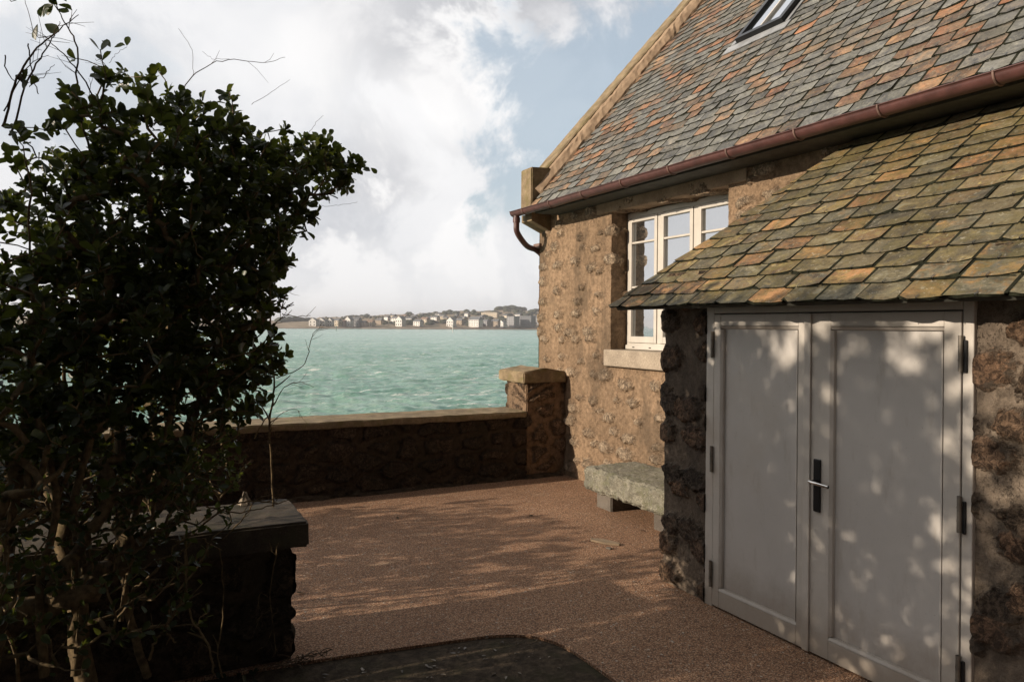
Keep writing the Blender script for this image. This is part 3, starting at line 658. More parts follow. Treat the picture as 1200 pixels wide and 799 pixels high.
# coping (raised verge) with rough haunch and kneeler block
def cop_prof(y0, y1, lift0, lift1):
    return [(RO + UP * 0 + NR * lift0), (RO + NR * lift1)], y0, y1
def along(s, n_, y): p = RO + UP * s + NR * n_; return (p.x, y, p.z)
def rough_strip(name, prof, s0, s1, k, mat, amp, parent, seed):
    """prof: list of (y, lift); swept up the roof slope with small irregularities"""
    rs = np.random.default_rng(seed); V = []; Q = []; m_ = len(prof)
    for i in range(k + 1):
        s = s0 + (s1 - s0) * i / k
        for (y, l) in prof: V.append(along(s, l + rs.normal(0, amp), y + rs.normal(0, amp)))
    for i in range(k):
        for j in range(m_): Q.append((i * m_ + j, i * m_ + (j + 1) % m_, (i + 1) * m_ + (j + 1) % m_, (i + 1) * m_ + j))
    Q.append(tuple(range(m_))[::-1]); Q.append(tuple(k * m_ + j for j in range(m_)))
    return obj(name, V, Q, mat, parent)
SL = (RX - 4.245) / math.cos(PITCH)
rough_strip('coping', [(7.75, -.05), (7.75, .13), (7.77, .145), (8.02, .145), (8.05, .13), (8.05, -.05)], .36, SL, 60, M['coping'], .0025, house, 3)
rough_strip('cement_fillet', [(7.625, .0), (7.635, .04), (7.675, .085), (7.70, .11), (7.748, .122), (7.748, -.02)], .22, SL, 90, M['fillet'], .004, house, 5)
bm = bmesh.new()
add_prism(bm, [(4.27, 7.69, 3.13), (4.27, 7.69, 3.665), (4.56, 7.69, 3.68), (4.70, 7.69, 3.66), (4.70, 7.69, 3.13)], (0, .27, 0))
bmesh.ops.recalc_face_normals(bm, faces=bm.faces); bmesh.ops.bevel(bm, geom=list(bm.edges), offset=.012, segments=2, affect='EDGES'); bmobj('kneeler', bm, M['coping'], house)
bm = bmesh.new(); add_prism(bm, [(4.34, 7.80, 3.04), (4.34, 7.80, 3.128), (4.62, 7.80, 3.128), (4.62, 7.80, 2.92)], (0, .26, 0)); bmobj('corbel', bm, M['coping'], house)

# gutter with straps, outlet pipe
gx, gz, gr = 4.22, 3.157, .060
prof = [(gx + gr * math.cos(a), gz + gr * math.sin(a)) for a in np.linspace(math.pi, 2 * math.pi, 13)]
prof = [(gx - gr - .006, gz + .006), (gx - gr - .010, gz)] + prof + [(gx + gr * math.cos(a) * .93, gz + gr * math.sin(a) * .93) for a in np.linspace(2 * math.pi, math.pi, 13)]
V = []; Q = []; ys = np.linspace(8.04, -3, 34); k = len(prof); rs = np.random.default_rng(2)
for y in ys:
    o_ = rs.normal(0, .0015)
    for (x, z) in prof: V.append((x, y, z + o_))
for i in range(len(ys) - 1):
    for j in range(k): Q.append((i * k + j, (i + 1) * k + j, (i + 1) * k + (j + 1) % k, i * k + (j + 1) % k))
gut = obj('gutter', V, Q, M['gutter'], house, True)
V = [(gx, 8.04, gz)] + [(x, 8.041, z) for (x, z) in prof[2:15]]; obj('end_cap', V, [(0, i, i + 1) for i in range(1, 13)], M['gutter'], gut)
for y in (7.73, 7.11, 6.44, 5.75, 5.05, 4.345, 3.68, 3.026, 2.33, 1.64, .95, .25):
    mb = MB(); pts_ = [(gx + (gr + .003) * math.cos(a), y, gz + (gr + .003) * math.sin(a)) for a in np.linspace(math.pi * .97, 2 * math.pi, 14)]
    mb.add(*tube(pts_, .0075, 6)); mb.add(*tube([(gx - gr, y + .012, gz + .008), (gx + gr, y + .012, gz + .03)], .003, 4)); mb.build('bracket', M['gutter_strap'], gut)
mb = MB(); pp = smooth_path([(gx, 7.97, gz - .05), (gx, 7.97, gz - .15), (gx + .01, 7.975, gz - .24), (gx + .10, 8.02, gz - .33), (gx + .24, 8.11, gz - .40), (XM + .0, 8.15, gz - .43), (XM + .10, 8.165, gz - .50), (XM + .12, 8.165, gz - .62), (XM + .12, 8.165, 0)], 6)
mb.add(*tube(pp, .036, 12)); mb.add(*tube([(gx, 7.97, gz - .07), (gx, 7.97, gz - .13)], .045, 12)); mb.build('downpipe', M['gutter'], house)
bm = bmesh.new(); add_box(bm, XM - .03, XM + .08, YG - .05, YG + .10, 2.74, 2.80, .006); bmobj('pipe_bracket', bm, M['gutter_strap'], house)
bm = bmesh.new(); add_box(bm, XM - .02, XM + .0, 7.83, 7.86, 2.93, 3.13, .004); bmobj('gutter_stay', bm, M['gutter_strap'], house)

# window in the main wall
XF = 4.81
win = boxes('window', [(XF, XF + .07, WY0 + .004, WY1 - .004, WZ1 - .06, WZ1 - .003), (XF, XF + .07, WY0 + .004, WY1 - .004, 1.513, 1.585),
             (XF, XF + .07, WY1 - .05, WY1 - .004, 1.585, WZ1 - .06), (XF, XF + .07, WY0 + .004, WY0 + .05, 1.585, WZ1 - .06),
             (XF - .004, XF + .07, 5.925, 5.979, 1.585, WZ1 - .06), (XF - .004, XF + .07, 5.375, 5.44, 1.585, WZ1 - .06)], M['window'], house, .006)
boxes('drip_rail', [(XF - .022, XF - .002, WY0 + .01, WY1 - .01, 1.516, 1.562)], M['window'], win, .006)
for a, b in ((5.979, 6.455), (5.44, 5.925), (4.827, 5.375)):
    z0, z1 = 1.588, WZ1 - .063; s_ = .047
    cs_ = boxes('casement', [(XF - .014, XF + .04, a + .003, a + s_, z0, z1), (XF - .014, XF + .04, b - s_, b - .003, z0, z1),
                (XF - .014, XF + .04, a + s_, b - s_, z1 - s_, z1), (XF - .014, XF + .04, a + s_, b - s_, z0, z0 + s_ + .02)] +
               [(XF - .008, XF + .03, a + s_, b - s_, z - .011, z + .011) for z in (2.655, 2.18)], M['window'], win, .005)
for a, b in ((5.979, 6.455), (5.44, 5.925), (4.827, 5.375)):
    s_ = .045; x = XF + .018
    g = obj('pane', [(x, a + s_, 1.65), (x, b - s_, 1.65), (x, b - s_, WZ1 - .108), (x, a + s_, WZ1 - .108)], [(3, 2, 1, 0)], M['glass'], win)
for y in (6.05, 6.33):
    boxes('drain_slot', [(XF - .0245, XF - .02, y, y + .035, 1.535, 1.545)], M['black'], win, 0)

# skylight on the main roof
def rp(s, y, l): p = RO + UP * s + NR * l; return (p.x, y, p.z)
s0 = (5.55 - 4.245) / math.cos(PITCH) + .03; s1 = s0 + .97; ya, yb = 5.04, 5.65
def rbox(bm, s0_, s1_, y0, y1, l0, l1):
    add_prism(bm, [rp(s0_, y0, l0), rp(s1_, y0, l0), rp(s1_, y1, l0), rp(s0_, y1, l0)], NR * (l1 - l0))
bm = bmesh.new(); w_ = .055
rbox(bm, s0, s0 + w_, ya, yb, -.02, .075); rbox(bm, s1 - w_, s1, ya, yb, -.02, .075); rbox(bm, s0 + w_, s1 - w_, ya, ya + w_, -.02, .075); rbox(bm, s0 + w_, s1 - w_, yb - w_, yb, -.02, .075)
skl = bmobj('skylight', bm, M['black'], house)
obj('pane', [rp(s0 + w_, ya + w_, .045), rp(s0 + w_, yb - w_, .045), rp(s1 - w_, yb - w_, .045), rp(s1 - w_, ya + w_, .045)], [(3, 2, 1, 0)], M['skyglass'], skl)
bm = bmesh.new(); rbox(bm, s0 + w_, s1 - w_, (ya + yb) / 2 - .01, (ya + yb) / 2 + .01, .04, .07); rbox(bm, s0 + w_ + .002, s0 + w_ + .03, ya + w_, yb - w_, .046, .062); bmobj('glazing_bar', bm, M['window'], skl)
bm = bmesh.new(); rbox(bm, s0 - .13, s0 - .002, ya - .09, yb + .13, .017, .024); rbox(bm, s0 - .002, s1 + .05, yb + .03, yb + .085, .012, .03); rbox(bm, s0 - .002, s1 + .05, ya - .06, ya - .02, .012, .03); bmobj('flashing', bm, M['zinc'], skl)
for y0_, y1_ in ((yb + .001, yb + .03), (ya - .02, ya - .001)):
    bm = bmesh.new(); rbox(bm, s0 - .001, s1 + .03, y0_, y1_, .0, .03); bmobj('gasket', bm, M['black'], skl)

# ------------------------------------------------------------------ lean-to with the double door
DY0, DY1, DZ = 1.905, 3.577, 1.90
S2 = .017
parts = [panel('x', XW, DY1, 4.01, -.06, 2.12, S2, True), panel('x', XW, -1.5, DY0, -.06, 2.12, S2, True)]
V_, F_ = join(parts)
# returns into the door opening and the far corner, skewed side wall
def quadgrid(p0, p1, p2, p3, nu, nv):
    p0, p1, p2, p3 = map(np.array, (p0, p1, p2, p3)); U_, W_ = np.meshgrid(np.linspace(0, 1, nu + 1), np.linspace(0, 1, nv + 1), indexing='ij')
    U_ = U_[..., None]; W_ = W_[..., None]; V = ((1 - U_) * (1 - W_) * p0 + U_ * (1 - W_) * p1 + U_ * W_ * p2 + (1 - U_) * W_ * p3).reshape(-1, 3)
    idx = np.arange((nu + 1) * (nv + 1)).reshape(nu + 1, nv + 1); return V, np.stack([idx[:-1, :-1], idx[1:, :-1], idx[1:, 1:], idx[:-1, 1:]], -1).reshape(-1, 4)
nz = int(round(2.18 / S2))
side = quadgrid((XW, 4.01, -.06), (4.6, 3.42, -.06), (4.6, 3.42, 2.12), (XW, 4.01, 2.12), 70, nz); side = (side[0], side[1][:, ::-1])
V_, F_ = join([parts[0], side]); obj('lean_to_wall', V_, F_, M['wing'], house, True, weld=1e-4); obj('lean_to_wall', *parts[1], M['wing'], house, True)
boxes('lean_to_core', [(XW + .07, XW + .35, DY1 + .01, 3.90, -.06, 2.1), (XW + .07, XW + .35, -1.5, DY0 - .01, -.06, 2.1), (XW + .07, XW + .35, DY0, DY1, 1.96, 2.1)], M['lintel'], house, 0)
boxes('wall_plate', [(XW - .012, XW + .06, DY0 - .06, DY1 + .05, 1.903, 2.08)], M['timber'], house, .004)
# lean-to roof
A0 = Vector((3.0, 0, 1.878)); LP = math.atan2(3.105 - 1.878, 1.6); LU = Vector((math.cos(LP), 0, math.sin(LP))); LN = Vector((-math.sin(LP), 0, math.cos(LP)))
LL = 1.6 / math.cos(LP); verge = lambda s: 4.275 - (4.275 - 3.50) * s / LL
def clus2(tv, y, s, rs): return float(np.clip(tv + .3 * mnoise.noise(Vector((y * 1.4, s * 2, 3.1))), 0, .999)) if s < 1.55 else .5
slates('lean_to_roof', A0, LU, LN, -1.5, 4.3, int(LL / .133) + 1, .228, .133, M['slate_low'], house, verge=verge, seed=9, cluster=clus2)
bm = bmesh.new(); q0 = A0 + LU * .03 - LN * .012; q1 = A0 + LU * (LL - .02) - LN * .012
add_prism(bm, [(q0.x, 4.22, q0.z), (q1.x, verge(LL) - .05, q1.z), (q1.x, -1.5, q1.z), (q0.x, -1.5, q0.z)], -LN * .022); bmobj('lean_to_deck', bm, M['timber'], house)
# mortar fillet where the lean-to verge meets the house wall
V1, Q1 = tube([(4.60, verge(LL) + .02, 3.09), (4.60, verge(LL) + .25, 2.75)], [.02, .03], 8)
# door frame and leaves
FX = 3.275
fr = boxes('door_frame', [(FX, FX + .09, DY0, 1.953, -.01, DZ), (FX, FX + .09, 3.508, DY1, -.01, DZ), (FX, FX + .09, 1.953, 3.508, 1.842, DZ)], M['door'], house, .005)
boxes('door_stop', [(FX + .05, FX + .089, 1.953, 3.508, .0, 1.842)], M['black'], fr, 0)
def leaf(y0, y1, py0, py1, label):
    X0, X1 = FX - .004, FX + .045; z0, z1 = .012, 1.836
    d = boxes('door', [(X0, X1, y0, py0, z0, z1), (X0, X1, py1, y1, z0, z1), (X0, X1, py0, py1, 1.765, z1), (X0, X1, py0, py1, z0, .118)], M['door'], house, .004)
    d['label'] = label
    obj('panel', [(X0 + .026, py0, .118), (X0 + .026, py1, .118), (X0 + .026, py1, 1.765), (X0 + .026, py0, 1.765)], [(3, 2, 1, 0)], M['panel'], d)
    # bevelled glazing beads
    bm = bmesh.new(); bw = .017
    def bead(pa, pb, inn, xo=0):
        pa, pb, inn = Vector(pa), Vector(pb), Vector(inn)
        add_prism(bm, [pa + Vector((-.002, 0, 0)), pa + Vector((.0235, 0, 0)), pa + Vector((.0235, 0, 0)) + inn * bw, pa + Vector((.008, 0, 0)) + inn * bw * .8], pb - pa)
    x = X0
    bead((x, py0, .120), (x, py1, .120), (0, 0, 1)); bead((x, py0, 1.763), (x, py1, 1.763), (0, 0, -1))
    bead((x, py0 + .002, .14), (x, py0 + .002, 1.743), (0, 1, 0)); bead((x, py1 - .002, .14), (x, py1 - .002, 1.743), (0, -1, 0))
    bmobj('bead', bm, M['door'], d); return d
dl = leaf(2.779, 3.504, 2.85, 3.447, 'left leaf in even shade, without a handle')
dr = leaf(1.958, 2.775, 2.036, 2.640, 'right leaf with black handle plate, dappled with sun')
boxes('cover_strip', [(FX - .018, FX - .005, 2.757, 2.800, .012, 1.834)], M['door'], dr, .004)
boxes('seam_strip', [(FX - .010, FX - .0045, 2.652, 2.657, .02, 1.83)], M['timber'], dr, 0) if False else None
bm = bmesh.new(); add_box(bm, FX - .016, FX - .003, 2.690, 2.735, .775, 1.057, .006, 3); plate = bmobj('handle_plate', bm, M['black'], dr)
mb = MB(); mb.add(*tube([(FX - .01, 2.714, .938), (FX - .062, 2.714, .938)], [.013, .011], 12)); mb.build('handle_neck', M['black'], dr)
mb = MB(); pth = smooth_path([(FX - .058, 2.722, .940), (FX - .066, 2.70, .941), (FX - .068, 2.66, .939), (FX - .062, 2.60, .934)], 5); mb.add(*tube(pth, [.0095] * len(pth), 10)); mb.add([Vector(pth[0])], []); 
hd = mb.build('handle', M['chrome'], dr)
mb = MB(); mb.add(*tube([(FX - .02, 2.713, .845), (FX - .012, 2.713, .845)], .009, 10)); mb.build('lock_cylinder', M['chrome'], dr)
for (y, zs, d_, sgn) in ((1.953, (1.648, .938, .235), dr, -1), (3.508, (1.649, .928, .208), dl, 1)):
    for z in zs:
        mb = MB(); mb.add(*tube([(FX - .015, y, z - .08), (FX - .015, y, z + .08)], .0105, 10))
        for q in (-.03, .03): mb.add(*tube([(FX - .015, y, z + q - .002), (FX - .015, y, z + q + .002)], .0118, 10))
        h_ = mb.build('hinge', M['hinge'], d_)
        y0, y1 = (y - .024, y - .009) if sgn < 0 else (y + .009, y + .018)
        boxes('hinge_leaf', [(FX - .012, FX - .001, y0, y1, z - .085, z + .06)], M['black'], d_, .004)
# ------------------------------------------------------------------ parapet with end pier
YP = 7.42
par = thing('parapet_wall', (2.2, 7.7, 0), 'low dark stone sea parapet with capped end pier against the house', 'wall')
XA = -6.0
parts = [panel('y', YP, XA + 4.5, 4.08, -.06, .70, .02)]
V_, F_ = join(parts)
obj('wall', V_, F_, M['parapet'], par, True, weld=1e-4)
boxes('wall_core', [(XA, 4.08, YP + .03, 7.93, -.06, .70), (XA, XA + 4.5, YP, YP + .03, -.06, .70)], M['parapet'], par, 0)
def rough_slab(name, x0, x1, y0, y1, z0, z1, mat, parent, amp=.006, step=.12, seed=1, ridge=0., bev=.012):
    bm = bmesh.new(); g = bmesh.ops.create_cube(bm, size=1)
    for v_ in bm.verts: v_.co = Vector((x0 + (v_.co.x + .5) * (x1 - x0), y0 + (v_.co.y + .5) * (y1 - y0), z0 + (v_.co.z + .5) * (z1 - z0)))
    bmesh.ops.bevel(bm, geom=list(bm.edges), offset=bev, segments=2, affect='EDGES')
    for ax, lo, hi in ((0, x0, x1), (1, y0, y1), (2, z0, z1)):
        k = int((hi - lo) / step)
        if ax == 1 and ridge: k += k % 2 == 0
        for i in range(1, k + 1):
            co = [0, 0, 0]; no = [0, 0, 0]; co[ax] = lo + (hi - lo) * i / (k + 1); no[ax] = 1
            bmesh.ops.bisect_plane(bm, geom=list(bm.verts) + list(bm.edges) + list(bm.faces), plane_co=co, plane_no=no)
    for v_ in bm.verts:
        q = v_.co * 9 + Vector((seed * 3.1, 0, 0)); o_ = mnoise.noise_vector(q) * amp + mnoise.noise_vector(q * 3) * amp * .6
        if ridge and v_.co.z > (z0 + z1) / 2:
            o_.z += ridge * (1 - abs((v_.co.x - (x0 + x1) / 2) / ((x1 - x0) / 2))) if ridge > 0 else 0
        v_.co += o_
    return bmobj(name, bm, mat, parent)
rough_slab('coping', XA, 4.075, YP - .035, 7.96, .705, .775, M['coping'], par, .008, .1, 2)
V_, F_ = join([panel('y', YP, 4.08, 4.598, -.06, 1.10, .018), panel('x', 4.08, YP, 7.93, .70, 1.10, .018, True), panel('x', 4.08, YP, YP + .04, -.06, .70, .018, True)])
obj('pier', V_, F_, M['pierstone'], par, True, weld=1e-4)
boxes('pier_core', [(4.11, 4.597, YP + .03, 7.93, -.06, 1.10)], M['pierstone'], par, 0)
rough_slab('pier_cap', 4.015, 4.597, YP - .045, 8.02, 1.10, 1.225, M['coping'], par, .007, .06, 5, ridge=.045)
# rendered batter at the foot of the house corner and the parapet
V = []; Q = []
for i in range(31):
    f = i / 30; x = XA + 4.5 + (4.55 - XA - 4.5) * f
    a = .035 + .02 * mnoise.noise(Vector((x * 2, 1, 1))); h_ = .04 + .025 * mnoise.noise(Vector((x * 3, 4, 1)))
    V += [(x, YP + .01, h_), (x, YP - a * .6, h_ * .5), (x, YP - a * 1.6, -.01)]
for i in range(30):
    for j in range(2): Q.append((i * 3 + j, i * 3 + j + 1, i * 3 + j + 4, i * 3 + j + 3))
obj('footing', V, [q[::-1] for q in Q], M['parapet'], par, True)

# ------------------------------------------------------------------ stone bench
bn = thing('stone_bench', (4.2, 5.4, 0), 'rough lichen-covered granite bench on two short stone legs against the house wall', 'bench')
bm = bmesh.new(); g = bmesh.ops.create_cube(bm, size=1)
for v_ in bm.verts: v_.co = Vector((3.93 + (v_.co.x + .5) * .645, 4.55 + (v_.co.y + .5) * 1.45, .185 + (v_.co.z + .5) * .215))
bmesh.ops.bevel(bm, geom=list(bm.edges), offset=.02, segments=2, affect='EDGES')
for ax, lo, hi in ((0, 3.93, 4.575), (1, 4.55, 6.0), (2, .185, .40)):
    k = int((hi - lo) / .018)
    for i in range(1, k):
        co = [0, 0, 0]; no = [0, 0, 0]; co[ax] = lo + (hi - lo) * i / k; no[ax] = 1
        bmesh.ops.bisect_plane(bm, geom=list(bm.verts) + list(bm.edges) + list(bm.faces), plane_co=co, plane_no=no)
for v_ in bm.verts:
    q = v_.co * 6; front = max(0, min(1, (4.05 - v_.co.x) / .1)); k = .35 + 1.0 * front
    v_.co += mnoise.noise_vector(q) * .010 * k + mnoise.noise_vector(q * 2.7) * .013 * k + mnoise.noise_vector(q * 7) * .010 * k
bmobj('seat', bm, M['bench'], bn, True)
for y0, y1 in ((5.72, 5.97), (4.84, 5.09)):
    rough_slab('leg', 4.07, 4.5, y0, y1, -.02, .20, M['benchleg'], bn, .006, .05, y0)

# ------------------------------------------------------------------ garden wall end on the left
gw = thing('garden_wall', (.3, 4.2, 0), 'end of a low garden wall with thick flat stone cap beside the shrub', 'wall')
V_, F_ = join([panel('y', 3.93, -1.2, .77, -.06, .585, .018), panel('x', .77, 3.93, 4.42, -.06, .585, .02, False)])
obj('wall', V_, F_, M['parapet'], gw, True, weld=1e-4)
boxes('wall_core', [(-2.5, .74, 3.96, 4.42, -.06, .585)], M['parapet'], gw, 0)
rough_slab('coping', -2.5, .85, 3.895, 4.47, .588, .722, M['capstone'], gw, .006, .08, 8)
bm = bmesh.new(); bmesh.ops.create_cone(bm, cap_ends=True, segments=5, radius1=.045, radius2=.008, depth=.075)
bmesh.ops.subdivide_edges(bm, edges=list(bm.edges), cuts=2, use_grid_fill=True)
for v_ in bm.verts: v_.co = Vector((.60 + v_.co.x, 4.42 + v_.co.y * .8, .757 + v_.co.z)) + mnoise.noise_vector(v_.co * 30) * .010
tag(bmobj('stone', bm, M['granite']), 'small pale pointed stone lying on the garden wall cap', 'stone')

# ------------------------------------------------------------------ small things on the terrace
bm = bmesh.new(); add_prism(bm, [(3.36, 5.00, .003), (3.39, 5.05, .003), (3.47, 4.97, .003), (3.53, 4.83, .003), (3.50, 4.80, .003), (3.42, 4.88, .003)], (0, 0, .014))
for v_ in bm.verts: v_.co += mnoise.noise_vector(v_.co * 25) * .005
tag(bmobj('slate_shard', bm, M['fillet_dark']), 'flat pale broken slate lying on the reddish terrace', 'slate shard')
bm = bmesh.new(); add_prism(bm, [(3.36, 4.79, .002), (3.385, 4.80, .002), (3.40, 4.76, .002), (3.375, 4.75, .002)], (0, 0, .010))
tag(bmobj('slate_shard', bm, M['benchleg']), 'tiny dark slate chip next to the pale broken slate', 'slate shard')
for k, (px, py, lb) in enumerate(((627, 604, 'single dark dry leaf lying on the terrace in front of the bench'), (470, 610, 'single dark dry leaf lying on the left part of the terrace'), (358, 700, 'small dark twig bit on the terrace beside the garden wall end'), (755, 619, 'dark dry leaf beside the foot of the bench'))):
    r = ray(px, py); t_ = -EYE / r.z; x, y = r.x * t_, r.y * t_
    a = k * 1.3; V = []
    for (u_, w_, z_) in ((-.03, 0, .004), (-.01, .013, .012), (.015, .012, .010), (.032, 0, .016), (.012, -.013, .012), (-.012, -.012, .006), (0, 0, .005)):
        V.append((x + u_ * math.cos(a) - w_ * math.sin(a), y + u_ * math.sin(a) + w_ * math.cos(a), z_))
    tag(obj('dry_leaf', V, [(0, 1, 6), (1, 2, 6), (2, 3, 6), (3, 4, 6), (4, 5, 6), (5, 0, 6)], M['drytwig']), lb, 'leaf')

# ------------------------------------------------------------------ foliage helpers
def leaf_template():
    rows = [(0, 0), (.12, .16), (.38, .40), (.65, .50), (.86, .36), (1, 0)]
    V = [(0, 0, 0)]; 
    for t_, w_ in rows[1:-1]: V += [(-w_ * .62, t_, .10 * w_ + .0), (0, t_, -.04 - .05 * t_ * t_), (w_ * .62, t_, .10 * w_)]
    V += [(0, 1, -.10)]
    Q = [(0, 2, 1, 1), (0, 3, 2, 2)]
    for i in range(3):
        a = 1 + 3 * i; b = a + 3; Q += [(a, a + 1, b + 1, b), (a + 1, a + 2, b + 2, b + 1)]
    e = len(V) - 1; Q += [(10, 11, e, e), (11, 12, e, e)]
    return np.array(V), Q
LT, LQ = leaf_template()
def leaves_mesh(name, P, Dn, Up, L, mat, parent, rs, wid=1.0):
    """P base points, Dn direction, Up leaf normal hint, L lengths"""
    Dn = Dn / np.linalg.norm(Dn, axis=1, keepdims=True)
    S_ = np.cross(Dn, Up); S_ /= np.linalg.norm(S_, axis=1, keepdims=True) + 1e-9
    Nn = np.cross(S_, Dn)
    curl = rs.uniform(.3, 2.2, len(P))
    V = (P[:, None, :] + L[:, None, None] * (LT[None, :, 0, None] * S_[:, None, :] * wid + LT[None, :, 1, None] * Dn[:, None, :] + LT[None, :, 2, None] * Nn[:, None, :] * curl[:, None, None]))
    tri = [];
    for q in LQ:
        q = list(dict.fromkeys(q))
        tri += [(q[0], q[i], q[i + 1]) for i in range(1, len(q) - 1)]
    tri = np.array(tri); f = (tri[None] + (np.arange(len(P)) * len(LT))[:, None, None]).reshape(-1, 3)
    tone = np.repeat(rs.random(len(P)) ** 1.5, len(tri))
    return obj(name, V.reshape(-1, 3), f, mat, parent, True, attrs={'tone': ('FACE', tone)})

def grow_shrub(name, label, cat, roots, clumps, ntar, leaves_per, leaf_len, seed, leafm, low_bare=None, r_tip=.0016, keep=None, group=None):
    rs = np.random.default_rng(seed); base = Vector(roots[len(roots) // 2])
    root = thing(name, (base.x, base.y, 0), label, cat, group)
    cl = [(np.array(c), np.array(r), w_) for c, r, w_ in clumps]
    wts = np.array([w_ * np.prod(r) ** .75 for c, r, w_ in cl]); wts /= wts.sum()
    nodes = []; par_ = []; rid = []
    # main stems
    for i, r in enumerate(roots):
        r = np.array(r); tgt, rr_, _ = cl[rs.choice(len(cl), p=wts)]
        near = sorted(cl, key=lambda q: np.linalg.norm((q[0] - r)[:2]) + rs.random() * .9)[0]
        tgt = near[0] + rs.normal(0, .25, 3) * near[1]
        n_ = max(6, int(np.linalg.norm(tgt - r) / .07)); bow = rs.normal(0, .16, 3) * np.array([1, 1, .2]); last = -1; off = np.zeros(3)
        for k in range(n_ + 1):
            f = k / n_; off = off * .9 + rs.normal(0, .011, 3) * (k > 0)
            p_ = r + (tgt - r) * f + bow * math.sin(math.pi * f) + off * min(1, f * 4); p_[2] = r[2] + (tgt[2] - r[2]) * (f ** .85)
            nodes.append(p_); par_.append(last); rid.append(i); last = len(nodes) - 1
    # rosette targets
    T = []
    while len(T) < ntar:
        c, r, _ = cl[rs.choice(len(cl), p=wts)]
        d = rs.normal(0, 1, 3); d /= np.linalg.norm(d); shoot = rs.random() < .07
        p_ = c + d * r * (rs.uniform(.95, 1.3) if shoot else rs.random() ** .42)
        if p_[2] < .1: continue
        if keep and not keep(p_): continue
        T.append(np.append(p_, .4 if shoot else 1.))
    T = np.array(T); fac = T[:, 3]; T = T[:, :3]; ctr = np.array(base) * 1.0; ctr[2] = .4
    oi = np.argsort(np.linalg.norm((T - ctr) * np.array([1, 1, .8]), axis=1)); T = T[oi]; fac = fac[oi]
    tips = []
    arr = np.zeros((len(nodes) + ntar * 14, 3)); cnt = len(nodes); arr[:cnt] = nodes
    for t_, fc in zip(T, fac):
        dv = t_ - arr[:cnt]; dd = np.linalg.norm(dv, axis=1) + np.clip(-dv[:, 2], 0, None) * 1.6 + (arr[:cnt, 2] < .25) * .4
        j = int(np.argmin(dd)); s_ = arr[j]; ln = np.linalg.norm(t_ - s_)
        if ln < .02: tips.append((j, t_, fc)); continue
        k = max(1, int(math.ceil(ln / .075))); last = j; sag = rs.normal(0, .05 * ln, 3)
        for q in range(1, k + 1):
            if cnt >= len(arr): break
            f = q / k; p_ = s_ + (t_ - s_) * f + sag * math.sin(math.pi * f) + rs.normal(0, .006, 3)
            if q == k: p_ = t_
            arr[cnt] = p_; par_.append(last); rid.append(rid[j]); last = cnt; cnt += 1
        tips.append((last, t_, fc))
    arr = arr[:cnt]; npar = np.array(par_); w_ = np.zeros(cnt)
    for (j, _, _f) in tips: w_[j] += 1
    for i in range(cnt - 1, -1, -1):
        if npar[i] >= 0: w_[npar[i]] += w_[i]
    R_ = r_tip * np.maximum(w_, .6) ** .47 + .0006
    # tubes per stem
    child = [[] for _ in range(cnt)]
    for i in range(cnt):
        if npar[i] >= 0: child[npar[i]].append(i)
    for ri in range(len(roots)):
        mb = MB(); starts = [(i, -1) for i in range(cnt) if npar[i] < 0 and rid[i] == ri]
        while starts:
            i, pr = starts.pop(); ch = [] ; rr_ = []
            if pr >= 0: ch.append(arr[pr]); rr_.append(min(R_[pr], R_[i] * 1.25))
            while True:
                ch.append(arr[i]); rr_.append(R_[i])
                if not child[i]: break
                nx = max(child[i], key=lambda q: w_[q])
                for q in child[i]:
                    if q != nx: starts.append((q, i))
                i = nx
            if len(ch) > 1: mb.add(*tube(ch, rr_, 6 if max(rr_) > .007 else 4))
        if mb.v: mb.build('stem', M['bark'], root)
    # leaves
    P = []; Dn = []; Un = []; Ls = []
    for (j, t_, fc) in tips:
        ax = arr[j] - arr[npar[j]] if npar[j] >= 0 else np.array([0, 0, 1.]); ax = ax / (np.linalg.norm(ax) + 1e-9) + np.array([0, 0, .45]); ax /= np.linalg.norm(ax)
        kk = leaves_per * rs.uniform(.55, 1.35) * fc
        if low_bare: kk *= low_bare(t_)
        kk = int(kk); a0 = rs.random() * 6.28
        o1 = np.cross(ax, [.3, .5, .81]); o1 /= np.linalg.norm(o1); o2 = np.cross(ax, o1)
        for q in range(kk):
            an = a0 + q * 2.4; open_ = rs.uniform(.45, 1.5); sd_ = o1 * math.cos(an) + o2 * math.sin(an)
            dvec = ax * math.cos(open_) + sd_ * math.sin(open_) + rs.normal(0, .15, 3)
            back_ = rs.random() ** 1.5 * .075
            P.append(t_ - ax * back_ + sd_ * .004); Dn.append(dvec); Un.append(ax * 1.0 - sd_ * .25 + rs.normal(0, .3, 3)); Ls.append(leaf_len * rs.uniform(.5, 1.2) * (.72 if t_[2] < 1.1 else 1))
    leaves_mesh('foliage', np.array(P), np.array(Dn), np.array(Un), np.array(Ls), leafm, root, rs)
    return root, len(P)

